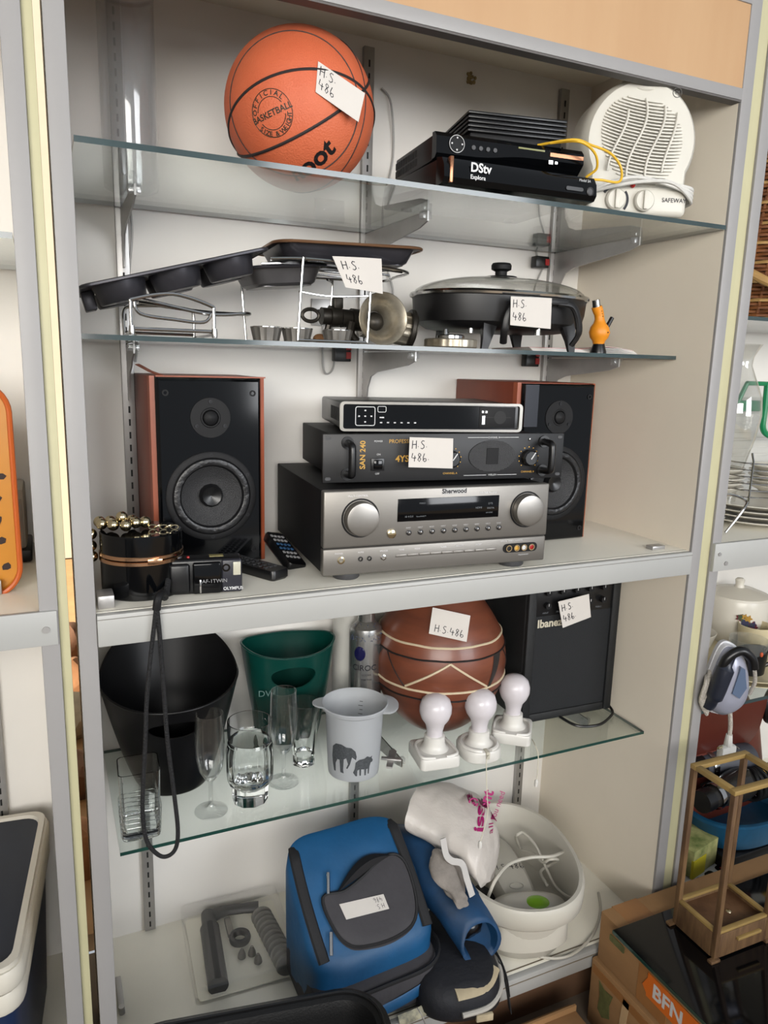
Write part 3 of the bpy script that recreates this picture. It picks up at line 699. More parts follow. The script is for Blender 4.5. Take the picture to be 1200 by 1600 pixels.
b = MB(); b.lathe([(.034, .1435), (.032, .146), (.012, .148), (.012, .156), (.020, .160), (.0205, .168), (.018, .172), (.0001, .173)], 28, cap1=False); b.build('lid_knob', M_blkm, ef)
for sx in (-1, 1):
    for sy in (-1, 1):
        b = MB(); x, y = sx*.088+.012, sy*.095
        b.rings([[(x+px_*s+dx*sx, y+py_*s+dy*sy, z) for px_, py_ in ((-.016, -.008), (.016, -.008), (.016, .008), (-.016, .008))] for z, s, dx, dy in ((0, .42, .010, .006), (.02, .6, .006, .006), (.045, .9, .0, .002), (.06, 1.1, -.006, -.004))])
        b.build('leg', M_ef, ef)
    # side handle arch in front
for xx, s_ in ((-.055, -1), (.098, 1)):
    b = MB(); b.tube(smooth_path([(xx, -.118, .012), (xx+.006*s_, -.131, .035), (xx-.002, -.135, .065), (xx-.018*s_, -.136, .086), (xx-.05*s_, -.136, .090)], 6), [.007]*6+[.008]*19, 8, flat=.7); b.build('handle_arch', M_ef, ef)
b = MB(); b.box(-.02, .07, -.142, -.128, .084, .097, .004); b.build('handle_grip', M_ef, ef)
for x, y in ((-.10, -.07), (.118, -.07), (.03, -.10)):
    b = MB(); b.cyl((x, y, .03), (x, y, .045), .007); b.build('leg_screw', M_chrome, ef)
price_tag(ef, [(798, 463), (862, 466), (860, 514), (797, 508)], (.80, .075, .48), (-.05, -1, .0), h=.24, x0=.1, ys=(.62, .18))

# gourd-shaped lighter
lg = thing('torch_lighter', 'orange gourd-shaped gas lighter standing on the narrow glass shelf', 'lighter', (1.0, .14, Z2), 0)
M_or = mat('orange_rubber', (240, 150, 30), .45)
b = MB(); b.lathe([(.0165, 0), (.0165, .003), (.0115, .019), (.011, .021)], 24); b.build('base', M_blk, lg)
b = MB(); pr = [(-.001, .019, .0115), (-.001, .025, .013), (-.001, .032, .0185), (-.001, .042, .0215), (-.0015, .053, .0185), (-.002, .061, .0125), (-.003, .068, .010), (-.005, .076, .0098), (-.0085, .084, .0102), (-.013, .092, .0105), (-.0135, .093, .0095)]
b.rings([[(x+r*cos(a), r*sin(a), z-(.35*(r*cos(a)) if z > .08 else 0)*-1) for a in [2*pi*k/24 for k in range(24)]] for x, z, r in pr]); b.build('body', M_or, lg)
b = MB(); b.cyl((-.0125, 0, .091), (-.0165, 0, .106), .0082, .0078, 18); b.build('nozzle', M_chrome, lg)
b = MB(); b.cyl((.013, -.004, .052), (.024, -.006, .073), .0048, .0042, 12); b.build('trigger', M_blk, lg)
b = MB()
for k in range(3): b.cyl((-.004-.002*k, -.0092, .074+.005*k), (-.004-.002*k, -.0110, .074+.005*k), .0009, seg=8)
b.cyl((.003, -.0205, .042), (.003, -.0225, .042), .0012, seg=8); b.build('vent_hole', M_dark, lg)

# magazine
mgz = thing('magazine', 'folded glossy magazine lying flat behind the orange lighter', 'magazine', (1.0, .25, Z2), -8)
for k in range(5):
    b = MB(); rs = []
    for i in range(13):
        x = -.13+.245*i/12; z = .0015+.0016*k+(.006*sin(max(0, (i-6)/6)*pi)*(k/4) if i > 6 else 0)
        rs.append([(x, -.10+.004*k, z), (x, .10, z), (x, .10, z+.0012), (x, -.10+.004*k, z+.0012)])
    b.rings(rs); b.build('page', mat('magazine_paper', (226, 220, 214), .4) if k < 4 else mat('magazine_cover', (206, 196, 190), .3, var=.5, scale=14, col2=(186, 60, 54)), mgz)
# ================================================================ main shelf
# ---- loudspeakers
M_vwood = mat('cherry_veneer', (150, 74, 48), .45, var=.25, scale=9, stretch=(1, 1, .2), col2=(128, 58, 38))
M_cone = mat('woven_cone', (38, 38, 40), .5, var=.3, scale=500, bump=.4, bscale=700)
def speaker(loc, rz, label, peel):
    t = thing('bookshelf_speaker', label, 'speaker', loc, rz, 'pair of bookshelf speakers')
    w, d, h = .204, .25, .339
    b = MB(); b.box(-w/2, w/2, .012, d, 0, h, .002); cab = b.build('cabinet_box', M_vwood, t)
    for s in (-1, 1): MB().rings([[(s*(w/2-.010), .0, z), (s*(w/2-.002), .002, z), (s*w/2, .014, z), (s*(w/2-.010), .014, z)] for z in (.0, h)]).build('cheek', mat('cherry_cheek', (172, 88, 56), .4, var=.2, scale=10), t)
    b = MB(); x0, x1, za, zb_ = -w/2+.010, w/2-.010, .001, h-.002; N = 64; cz = .128
    angs = [2*pi*k/N for k in range(N)]; R0, R1 = [], []
    for a in angs:
        c, s_ = cos(a), sin(a); k = min(abs((x1 if c > 0 else x0)/c) if abs(c) > 1e-6 else 9, ((zb_-cz) if s_ > 0 else (cz-za))/abs(s_) if abs(s_) > 1e-6 else 9)
        R0.append([c*k, cz+s_*k]); R1.append((.0705*c, cz+.0705*s_))
    for cx, cy in ((x0, za), (x1, za), (x0, zb_), (x1, zb_)):
        j = min(range(N), key=lambda q: (R0[q][0]-cx)**2+(R0[q][1]-cy)**2); R0[j] = [cx, cy]
    sh_ = lambda q, d: [x0+d+(q[0]-x0)*(x1-x0-2*d)/(x1-x0), za+d+(q[1]-za)*(zb_-za-2*d)/(zb_-za)]
    rr_ = []
    for d, y in ((0, .013), (0, -.004), (.0025, -.0085), (.006, -.0102)): rr_.append([(q[0], y, q[1]) for q in (sh_(r, d) for r in R0)])
    rr_.append([(q[0], -.0102, q[1]) for q in R1]); rr_.append([(q[0], .011, q[1]) for q in R1])
    b.rings(rr_, True, False, False); b.build('baffle', M_blkg, t, ang=12)
    def ringp(name, cx, cz, prof, m, par=t, y=-.0102, seg=48):
        b = MB(); b.M = front(cx, y, cz); b.lathe(prof, seg, cap0=False, cap1=False); return b.build(name, m, par)
    wz = .128
    wf = ringp('woofer', 0, wz, [(.0805, .0), (.0805, .002), (.078, .0035), (.070, .0035), (.069, .002)], M_blkm)
    ringp('surround', 0, wz, [(.070, .002), (.067, .006), (.062, .0075), (.057, .006), (.054, .001)], mat('rubber_surround', (24, 24, 26), .35, bump=.5, bscale=80), wf)
    ringp('cone', 0, wz, [(.055, .001), (.040, -.006), (.022, -.010), (.018, -.010)], M_cone, wf)
    b = MB(); b.M = front(0, -.0102, wz); b.lathe([(.0215, -.010), (.021, -.004), (.017, .002), (.010, -.001), (.0001, -.003)], 12, cap0=False, cap1=False); b.build('dust_cap', M_blk, wf)
    tz = .268
    tw = ringp('tweeter', 0, tz, [(.0355, 0), (.035, .0018), (.018, .0018), (.0165, .003), (.0145, .003), (.0135, .001)], M_blkm)
    b = MB(); b.M = front(0, -.0102, tz); b.lathe([(.0135, .0005), (.012, .005), (.007, .0085), (.0001, .0095)], 24, cap0=False, cap1=False); b.build('dome', M_blkm, tw)
    def screws(cx, cz, R, n, a0, par):
        for k in range(n):
            a = radians(a0+360*k/n); x, z = cx+R*cos(a), cz+R*sin(a)
            b = MB(); b.M = front(x, -.0130, z); b.lathe([(.0032, -.001), (.0032, .0008), (.0016, .0008), (.0012, .0)], 12, cap0=False); b.build('screw', mat('black_screw', (40, 40, 42), .35, .5), par)
    screws(0, wz, .0742, 6, 90, wf); screws(0, tz, .0285, 3, 90, tw)
    for sx in (-1, 1):
        for z in (.025, h-.028):
            b = MB(); b.M = front(sx*(w/2-.026), -.0102, z); b.lathe([(.0055, 0), (.0055, .0016), (.003, .0016), (.003, -.001)], 16, cap0=False); b.build('grille_socket', M_blkm, t)
    if peel:
        b = MB(); b.rings([[(x, y, z), (x+.007, y, z+.001), (x+.007, y-.002, z+.002), (x, y-.002, z+.001)] for x, y, z in ((-w/2+.018, .0, h), (-w/2+.004, .03, h+.006), (-w/2-.006, .06, h+.013), (-w/2-.012, .075, h+.017))]); b.build('peeling_veneer', MATS['cherry_cheek'], t)
        b = MB(); b.box(-w/2+.012, w/2-.0, -.002, .02, h-.0015, h+.0008); b.build('veneer_edge', MATS['cherry_cheek'], t)
    else:
        b = MB(); b.rings([[(-w/2+.012, -.0135, z), (-w/2+.045, -.0135, z), (-w/2+.045, -.0105, z), (-w/2+.012, -.0105, z)] for z in (h-.09, h-.004)]); b.build('silver_strip', mat('grey_satin', (56, 58, 64), .25, .5), t)
    return t
speaker((.214, .222, 0), 0, 'cherry wood loudspeaker with black front left of the stacked receivers', True)
speaker((.935, .180, 0), 0, 'cherry wood loudspeaker partly hidden behind the right end of the receivers', False)

# ---- silver receiver
rv = thing('av_receiver', 'silver audio video receiver at the bottom of the hifi stack', 'receiver', (.5775, .02, 0), -4)
b = MB(); b.box(-.214, .214, .012, .36, .014, .158, .002); b.build('chassis', M_blkm, rv)
for x in (-.165, .165):
    for y in (.03, .32): MB().lathe([(.022, 0), (.024, .003), (.024, .011), (.020, .0145)], 28, (x, y, 0)).build('foot', M_grey, rv)
b = MB(); b.box(-.217, .217, -.006, .012, .062, .160, .003, 3); fu = b.build('front_panel', M_silver, rv)
b = MB(); b.box(-.217, .217, -.004, .012, .013, .0605, .003, 3); b.build('lower_panel', M_silver, rv)
b = MB(); b.box(-.216, .216, -.0002, .01, .058, .064); b.build('seam_line', M_dark, rv)
b = MB(); b.box(-.085, .112, -.0068, .0, .102, .142, .0005); dsp = b.build('display', M_blkg, fu)
for s_, x, z, sz in (('STEREO', -.045, .132, .0035), ('10 4 0.4', -.072, .109, .005), ('Tone/DIRECT', -.05, .109, .0032), ('HDMI', .065, .119, .005), ('DTS', .09, .126, .005), ('DIGITAL', .088, .118, .004), ('A/V SYNC', .086, .110, .0032)):
    wtext(s_, sz, front(x, -.0071, z), parent=dsp, m=mat('dim_print', (120, 124, 128), .6))
b = MB(); b.M = front(.022, -.0065, .152); b.raw(text('Sherwood', .0115, 'CENTER', .03), lambda q: (q[0], q[1]-.003, 0)); b.build('maker_lettering', M_ink, fu)
b = MB(); b.M = front(.022, -.0062, .1525); b.prism(rrect(.046, .011, .001), 0, .0002); b.build('badge', mat('pale_badge', (196, 194, 190), .3, .5), fu)
wtext('RD-7505 Receiver', .0045, front(.073, -.0063, .146), parent=fu, m=M_wprint)
for x, z, r in ((-.152, .112, .031), (.170, .113, .031)):
    b = MB(); b.M = front(x, -.006, z); b.lathe([(.034, 0), (.0335, .0006), (.031, .0006)], 40, cap0=False, cap1=False); b.build('knob_recess', M_blkm, fu)
    b = MB(); b.M = front(x, -.006, z); b.lathe([(r-.001, 0), (r-.002, .013), (r-.003, .0155), (r-.008, .0165), (.0001, .0165)], 48, cap0=False, cap1=False); k = b.build('volume_knob', mat('spun_aluminium', (168, 164, 158), .32, .9, var=.25, scale=8), fu)
for i in range(9):
    x = -.063+.0222*i; b = MB(); b.M = front(x, -.006, .082); b.lathe([(.0048, 0), (.0048, .002), (.003, .003), (.0001, .0032)], 16, cap0=False, cap1=False); bt = b.build('push_button', mat('button_ring', (40, 40, 42), .3), fu)
    b = MB(); b.M = front(x, -.0092, .082); b.lathe([(.0026, 0), (.0022, .0008), (.0001, .001)], 12, cap0=False, cap1=False); b.build('button_cap', M_chrome, bt)
    wtext('INPUT' if i % 2 else 'BAND', .0032, front(x-.005, -.0063, .0895), parent=bt, m=M_wprint)
b = MB(); b.M = front(-.095, -.006, .082); b.lathe([(.008, 0), (.008, .003), (.006, .004), (.0001, .004)], 20, cap0=False, cap1=False); b.build('standby_button', M_gold, fu)
for i in range(9):
    x = -.075+.0222*i; b = MB(); b.box(x-.0105, x+.0105, -.0055, -.003, .0385, .0435, .0008); b.build('key', M_silver, rv)
for x, z, r, m in ((-.185, .040, .0065, M_gold), (-.150, .040, .0042, M_dark), (-.134, .040, .0042, M_dark), (-.108, .040, .005, M_chrome)):
    b = MB(); b.M = front(x, -.004, z); b.lathe([(r, 0), (r, .002), (r*.6, .0024), (r*.55, -.001)], 18, cap0=False); b.build('jack', m, rv)
b = MB(); b.M = front(.163, -.0042, .041); b.prism(rrect(.072, .017, .008), 0, .001); b.build('jack_plate', M_blkm, rv)
for x, m in ((.138, M_dark), (.1545, M_yprint), (.170, M_wprint), (.186, M_red)):
    b = MB(); b.M = front(x, -.005, .041); b.lathe([(.0062, 0), (.0062, .003), (.0045, .003), (.0045, .001)], 18, cap0=False, cap1=False); j = b.build('phono_jack', M_gold, rv)
    b = MB(); b.M = front(x, -.006, .041); b.lathe([(.0042, .0005), (.0020, .001), (.0018, .0)], 14, cap0=False); b.build('jack_insert', m, j)
wtext('OPTICAL VIDEO L AUDIO R', .0038, front(.12, -.0044, .0535), parent=rv); wtext('MULTI ROOM', .0035, front(.16, -.0044, .026), parent=rv)
for x, s_ in ((-.196, 'PHONES'), (-.155, 'AUTO'), (-.115, 'SPEAKER'), (-.08, 'TONE'), (-.05, 'MODE'), (.0, 'TUNER'), (.03, 'MEMORY'), (.07, 'PRESET')): wtext(s_, .0038, front(x, -.0044, .0505), parent=rv)
wtext('MULTI CONTROL', .0045, front(-.175, -.0063, .149), parent=fu)

# ---- power amplifier
pa = thing('power_amplifier', 'black rack power amplifier with side handles in the middle of the hifi stack', 'amplifier', (.608, .055, .1645), -6.5)
b = MB(); b.box(-.205, .205, .005, .30, .004, .080, .002); b.build('chassis', M_blkm, pa)
for x in (-.18, .18):
    for y in (.03, .27): MB().cyl((x, y, 0), (x, y, .005), .012, seg=16).build('foot', M_blk, pa)
b = MB(); b.box(-.233, .233, -.003, .005, .001, .085, .001); fp = b.build('front_panel', mat('black_painted_steel', (24, 24, 26), .45, var=.2, scale=50), pa)
for s in (-1, 1):
    for z in (.008, .078):
        b = MB(); b.M = front(s*.224, -.0032, z); b.prism(rrect(.010, .0055, .0027), 0, .0004); b.build('mount_slot', M_grey, fp)
    x = s*.19; b = MB(); b.tube(smooth_path([(x, -.002, .016), (x, -.030, .018), (x, -.036, .026), (x, -.036, .060), (x, -.030, .068), (x, -.002, .070)], 5), .0065, 12); b.build('handle', M_blk, pa)
    for z in (.016, .070): MB().cyl((x, -.003, z), (x, -.006, z), .011, seg=20).build('handle_foot', M_blk, pa)
b = MB(); b.M = frame((-.158, -.0034, .024), (0, 0, 1), (-1, 0, 0)); b.raw(text('SAN 240', .0135, 'LEFT', .02)); b.build('lettering', M_yprint, fp, sharp=True)
wtext('PROFESSIONAL', .0095, front(-.115, -.0034, .069), m=M_yprint, parent=fp); wtext('4YS', .016, front(-.102, -.0034, .036), bold=.02, m=M_yprint, parent=fp)
wtext('POWER', .0045, front(-.142, -.0034, .071), parent=fp); wtext('ON', .0045, front(-.137, -.0034, .048), parent=fp); wtext('OFF', .0045, front(-.139, -.0034, .014), parent=fp)
b = MB(); b.box(-.147, -.123, -.006, -.002, .021, .043, .001); sw = b.build('rocker_switch', M_blk, fp)
b = MB(); b.box(-.143, -.127, -.0085, -.005, .024, .040, .002); b.build('rocker', M_blkg, sw)
b = MB(); b.M = front(.085, -.0032, .044); rs = [[(.047*cos(a), .029*sin(a), z) for a in [2*pi*k/40 for k in range(40)]] for z in (0, .001)]; b.rings(rs); og = b.build('oval_grille', M_dark, fp)
b = MB(); b.M = front(.085, -.0044, .044)
for i in range(-17, 18):
    x = i*.0027
    if abs(x) < .046: h_ = .028*math.sqrt(1-(x/.047)**2); b.box(x-.0003, x+.0003, -h_, h_, 0, .0006)
for i in range(-10, 11):
    z = i*.0027
    if abs(z) < .028: h_ = .046*math.sqrt(1-(z/.029)**2); b.box(-h_, h_, z-.0003, z+.0003, .0001, .0007)
b.build('mesh', M_grey, og)
b = MB(); b.M = front(.085, -.0046, .044); b.prism(rrect(.024, .03, .002), 0, .0012); b.build('badge', M_blkm, og)
for x, nm in ((.003, 'CHANNEL A'), (.160, 'CHANNEL B')):
    b = MB(); b.M = front(x, -.003, .040); b.lathe([(.0155, 0), (.015, .010), (.012, .013), (.0001, .013)], 28, cap0=False, cap1=False, fl=lambda a: 1+.03*cos(a*10)); kn = b.build('gain_knob', M_blk, fp)
    b = MB(); b.M = front(x, -.0165, .040) @ Matrix.Rotation(radians(-35), 4, 'Z'); b.box(-.001, .001, -.002, .013, 0, .0006); b.build('pointer', M_wprint, kn)
    b = MB(); b.M = front(x, -.0033, .040)
    for k in range(11): a = radians(225-27*k); b.box(.020*cos(a)-.0009, .020*cos(a)+.0009, .020*sin(a)-.0009, .020*sin(a)+.0009, 0, .0004)
    b.build('gain_scale', M_yprint, fp); wtext(nm, .005, front(x-.014, -.0034, .012), parent=fp, m=M_yprint)
    b = MB(); b.M = front(x, -.0033, .074); b.lathe([(.0026, 0), (.002, .0015), (.0001, .002)], 12, cap0=False, cap1=False); b.build('clip_light', M_chrome, fp)
b = MB(); b.M = front(0, -.0033, 0)
for x0, x1, z in ((.035, .075, .078), (.097, .137, .078), (.03, .075, .009), (.097, .137, .009)):
    b = MB(); b.M = front(0, -.0033, 0); b.box(x0, x1, z-.0004, z+.0004, 0, .0004); b.build('rule_line', M_wprint, fp)
wtext('CHANNEL A', .0042, front(.075, -.0034, .0765), parent=fp); wtext('WELLEX', .0045, front(.079, -.0034, .0078), parent=fp)
price_tag(pa, [(640, 683), (708, 685), (707, 732), (638, 730)], (.60, .026, .22), (-.11, -1, 0), ('H.S.', '486.'), h=.24, x0=.1, ys=(.62, .2))

# ---- top set-top box
tb = thing('set_top_box', 'black set-top box with silver frame on top of the hifi stack', 'decoder', (.588, .085, .2505), -11.5)
b = MB(); b.box(-.168, .168, -.002, .235, .004, .050, .004); b.build('housing', M_blk, tb)
for x in (-.14, .14):
    for y in (.02, .21): MB().cyl((x, y, 0), (x, y, .006), .010, seg=16).build('foot', M_blkm, tb)
b = MB(); b.M = front(0, -.002, .0265)
o_, i_ = rrect(.342, .052, .008), rrect(.330, .043, .004)
b.rings([[(x, y, z) for x, y in q] for q, z in ((o_, 0), (o_, .007), (i_, .007), (i_, 0))], True, False, False, loop=True); b.build('silver_frame', mat('matt_silver', (150, 147, 141), .3, .7), tb)
b = MB(); b.box(-.166, .166, -.0045, -.001, .005, .049); fp = b.build('front_panel', M_blkg, tb)
b = MB(); b.M = front(-.125, -.0047, .027); q = [rrect(.036, .034, .004), rrect(.0335, .0315, .003)]
b.rings([[(x, y, z) for x, y in k] for k, z in ((q[0], 0), (q[0], .0006), (q[1], .0006), (q[1], 0))], True, False, False, loop=True)
q = [rrect(.016, .011, .003, 4, .030, .0125), rrect(.014, .009, .002, 4, .030, .0125)]
b.rings([[(x, y, z) for x, y in k] for k, z in ((q[0], 0), (q[0], .0006), (q[1], .0006), (q[1], 0))], True, False, False, loop=True)
for x, y in ((0, 0), (.011, 0), (-.011, 0), (0, .010), (0, -.010)): b.box(x-.0015, x+.0015, y-.0012, y+.0012, 0, .0005)
b.build('navigation_pad', M_wprint, fp)
b = MB(); b.M = front(-.095, -.0048, .016)
for k in range(6): b.box(-.003+.0125*k, .001+.0125*k, -.001, .001, 0, .0005)
b.box(-.004, .004, .008, .010, 0, .0005); b.build('button_mark', M_wprint, fp)
b = MB(); b.box(.088, .158, -.0055, -.004, .008, .046, .001); cb = b.build('card_bay', M_blkm, fp)
b = MB(); b.M = front(.128, -.0056, .027); b.lathe([(.012, 0), (.012, .0006), (.0001, .0006)], 28, cap0=False, cap1=False); b.box(-.028, .022, -.0008, .0008, .0004, .001); b.build('card_slot', M_dark, cb)
b = MB(); b.box(.093, .099, -.0062, -.005, .014, .030); b.box(.092, .096, -.0062, -.005, .035, .039); b.box(.099, .103, -.0062, -.005, .035, .039); b.build('port', M_chrome, cb)
b = MB(); 
for i in range(8): b.box(-.1686, -.1675, .02+.012*i, .027+.012*i, .016, .040)
b.build('side_vent', M_dark, tb)

# ---- black round box with gold bands, bead chain, film camera, remotes
cn_ = thing('round_box', 'round black lacquered box with two gold bands near the shelf edge', 'box', (.078, .100, 0))
b = MB(); b.lathe([(.061, 0), (.063, .002), (.063, .056), (.0620, .0565)], 56); b.build('bowl', M_blkg, cn_)
b = MB(); b.lathe([(.0620, .067), (.063, .0675), (.063, .099), (.061, .101), (.0001, .101)], 56, cap1=False); b.build('lid', M_blkg, cn_)
for z in (.0555, .0635):
    b = MB(); b.lathe([(.0632, z), (.0645, z+.001), (.0645, z+.0055), (.0632, z+.0065)], 56, cap0=False, cap1=False); b.build('gold_band', M_rose, cn_)
b = MB(); b.cbox((.012, -.0645, .0625), (.022, .004, .009), .001); b.build('clasp', M_rose, cn_)
ch = thing('bead_chain', 'chain of shiny gold beads draped over the round black box', 'chain', (.06, .12, .101))
bd = MB(); bd.sphere((0, 0, 0), .0092, 18, 12); proto = bd.build('bead', M_gold, ch)
pts = [(.020, .105, .112), (.036, .092, .112), (.054, .084, .1115), (.050, .100, .122), (.070, .095, .113), (.066, .112, .113), (.085, .10, .112), (.033, .110, .114), (.018, .122, .112), (.004, .112, .095), (-.000+.003, .110, .077), (.004, .108, .06)]
iv = XF[ch.name].inverted()
for i, q in enumerate(pts):
    o = proto if i == 0 else proto.copy()
    if i: COL.objects.link(o); o.parent = ch
    o.location = iv @ Vector(q)
for i in range(5):
    b = MB(); c = Vector((.095+.008*i, .092-.003*i, .105+.001*(i % 2))); b.tube([c+Vector((.006*cos(a), .003*sin(a) if i % 2 else 0.0, .0035*sin(a) if i % 2 == 0 else .002*cos(a))) for a in [2*pi*k/14 for k in range(14)]], .0012, 6, closed=True); b.build('chain_link', M_gold, ch, True)

fc = thing('film_camera', 'black compact film camera with a braided cord hanging off the shelf', 'camera', (.168, .060, 0), -8)
b = MB(); b.box(-.060, .060, -.016, .018, 0, .058, .005, 3); b.build('body', M_blk, fc)
b = MB(); b.box(-.054, -.022, -.021, -.012, .003, .052, .005, 3); b.build('grip', M_blk, fc)
b = MB(); b.box(-.018, .026, -.0225, -.012, .002, .053, .003, 3); b.build('lens_cover', M_blkg, fc)
b = MB(); b.box(.027, .059, -.0195, -.012, .002, .056, .003, 3); b.build('front_plate', mat('dark_grey_plate', (46, 46, 54), .3), fc)
b = MB(); b.M = front(.034, -.0196, .043); b.lathe([(.0065, 0), (.0065, .001), (.004, .001), (.0035, -.001)], 20, cap0=False); b.build('viewfinder', M_blkg, fc)
b = MB(); b.box(.045, .057, -.0205, -.018, .030, .052, .001); b.build('flash_window', mat('flash_lens', (204, 200, 180), .25), fc)
b = MB(); b.box(-.008, -.005, -.0245, -.021, .004, .026, .001); b.build('cover_slider', M_chrome, fc)
wtext('AF-1TWIN', .0085, front(-.004, -.0227, .020), parent=fc, m=mat('grey_lettering', (150, 150, 152), .5)); wtext('OLYMPUS', .0072, front(.029, -.0197, .006), bold=.02, parent=fc)
b = MB(); b.lathe([(.007, .058), (.0065, .0605), (.0001, .061)], 18, (-.040, 0, 0), cap0=False, cap1=False); b.build('shutter_button', M_grey, fc)
b = MB(); b.lathe([(.0025, .058), (.0022, .0605), (.0001, .061)], 12, (-.024, -.004, 0), cap0=False, cap1=False); b.build('mode_light', M_red, fc)
b = MB(); b.cbox((.02, .002, .0585), (.022, .012, .001)); b.build('counter_window', mat('counter_print', (150, 140, 90), .4), fc)
yS = -.016
cp = [Vector((.109, .045, .03)), Vector((.100, .018, .010))] + [Vector((*(aty(u, v, yS).xy), aty(u, v, yS).z)) for u, v in ((247, 935), (240, 985), (234, 1040), (229, 1100), (227, 1160), (224, 1220), (223, 1270), (230, 1315), (252, 1338), (272, 1330), (278, 1300), (272, 1240), (262, 1160), (256, 1080), (250, 1000), (246, 940))] + [Vector((.102, .018, .010)), Vector((.111, .045, .028))]
M_cord = mat('black_braided_cord', (26, 26, 29), .7, var=.5, scale=260, bump=.8, bscale=420)
sp_ = smooth_path(cp, 10); b = MB(); b.tube(sp_, .0034, 8); b.build('wrist_cord', M_cord, fc, True)
b = MB(); b.tube(smooth_path([cp[1], (cp[1]+cp[2])/2+Vector((0, -.004, .008)), cp[2], cp[3]*.35+cp[2]*.65], 6), .0062, 10); b.build('cord_slider', M_blkm, fc, True)

def remote(loc, rot, label, L, Wd, style):
    t = thing('remote_control', label, 'remote', loc, rot=rot)
    b = MB(); b.rings([[(x, y, z) for x, y in rrect(Wd*k, L*kk, .008*k)] for z, k, kk in ((0, .86, .96), (.004, 1, 1), (.014, 1, 1), (.018, .95, .98))]); b.build('case', M_blk, t)
    for i in range(6 if style else 8):
        for j in range(4 if style else 3):
            x = (j-(1.5 if style else 1))*Wd*(.2 if style else .26); y = L*.36-i*L*.125 if style else L*.38-i*L*.10
            m = MATS['grey_lettering'] if style else mat('dark_key', (58, 58, 60), .5)
            if style and i in (2, 3) and j in (0, 1, 2, 3): m = mat('blue_key', (44, 84, 124), .5)
            b = MB(); b.cbox((x, y, .0185), (Wd*(.14 if style else .17), L*(.055 if style else .05), .003), .001, 1); b.build('key', m, t)
    return t
remote((.268, .148, .0), (0, 0, radians(27)), 'flat black remote control lying beside the film camera', .155, .040, 0)
remote((.338, .19, .012), (radians(24), radians(14), radians(18)), 'small remote with grey and blue keys leaning on the receiver', .105, .042, 1)
b = MB(); b.box(.038, .052, .005, .03, 0, .02, .002)
# ================================================================ low glass shelf
from mathutils import noise
# ---- tall black waste bin with handle slots
def oval_bin(name, label, c, top, bot, zf, zbk, m, slot, rz=0, thick=.003):
    t = thing(name, label, 'bin', (c[0], c[1], Z4), rz)
    n, k = 120, 40
    def rim(a): return zf+(zbk-zf)*max(0, sin(a))**1.3 + (.018*abs(cos(a))**3)
    def pt(a, f, off):
        H = rim(a); s = f**.8; A = bot[0]+(top[0]-bot[0])*s; B = bot[1]+(top[1]-bot[1])*s
        return ((A-off)*cos(a), (B-off)*sin(a), H*f)
    def hole(i, j):
        a = 2*pi*(j+.5)/n
        f = (i+.5)/k
        da = (a-3*pi/2)/slot[2]; df = (f-slot[0])/slot[1]
        return da*da+df*df < 1
    def snap(i, j):
        a, f = 2*pi*(j % n)/n, i/k; vals = [hole(ii, jj % n) for ii in (i-1, i) for jj in (j-1, j) if 0 <= ii < k]
        if any(vals) and not all(vals):
            da, df = (a-3*pi/2)/slot[2], (f-slot[0])/slot[1]; d = math.hypot(da, df)
            return 3*pi/2+da/d*slot[2], slot[0]+df/d*slot[1]
        return a, f
    b = MB(); grids = []
    for off, f0 in ((0, 0), (thick, .012)):
        grids.append([[b.v(pt(snap(i, j)[0], f0+(1-f0)*snap(i, j)[1], off)) for j in range(n)] for i in range(k+1)])
    for g in grids:
        for i in range(k):
            for j in range(n):
                if not hole(i, j): b.f([g[i][j], g[i][(j+1) % n], g[i+1][(j+1) % n], g[i+1][j]])
    for j in range(n): b.f([grids[0][k][j], grids[0][k][(j+1) % n], grids[1][k][(j+1) % n], grids[1][k][j]])
    for i in range(k):
        for j in range(n):
            if hole(i, j):
                for di, dj, e in ((1, 0, ((i+1, j), (i+1, j+1))), (-1, 0, ((i, j), (i, j+1))), (0, 1, ((i, j+1), (i+1, j+1))), (0, -1, ((i, j), (i+1, j)))):
                    if 0 <= i+di < k and not hole(i+di, (j+dj) % n):
                        (i0, j0), (i1, j1) = e
                        b.f([grids[0][i0][j0 % n], grids[0][i1][j1 % n], grids[1][i1][j1 % n], grids[1][i0][j0 % n]])
    b.f(list(reversed(grids[0][0]))); b.f(grids[1][0]); b.build('shell', m, t, ang=50)
    b = MB(); b.tube([pt(2*pi*j/n, 1, thick/2) for j in range(n)], thick*.75, 8, closed=True); b.build('rim', m, t)
    return t
M_bin = mat('black_satin_plastic', (15, 15, 17), .36, var=.15, scale=20, spec=.35)
M_green = mat('dark_green_plastic', (10, 66, 58), .22, var=.2, scale=10)
oval_bin('waste_bin', 'black oval waste bin with high back and handle slot on low glass shelf', (.138, .262), (.128, .128), (.066, .062), .198, .290, M_bin, (.80, .085, .42), -4)
gb = oval_bin('waste_bin', 'small dark green plastic bin with oval handle hole beside the black bin', (.398, .345), (.102, .068), (.064, .044), .205, .215, M_green, (.78, .12, .52), -6)
b = MB(); b.M = frame((-.058, -.0665, .128), (1, -.18, 0), (-.1, -.1, 1)); b.raw(text('DW', .020, 'CENTER')); b.build('lettering', mat('faded_print', (96, 130, 124), .5), gb, sharp=True)

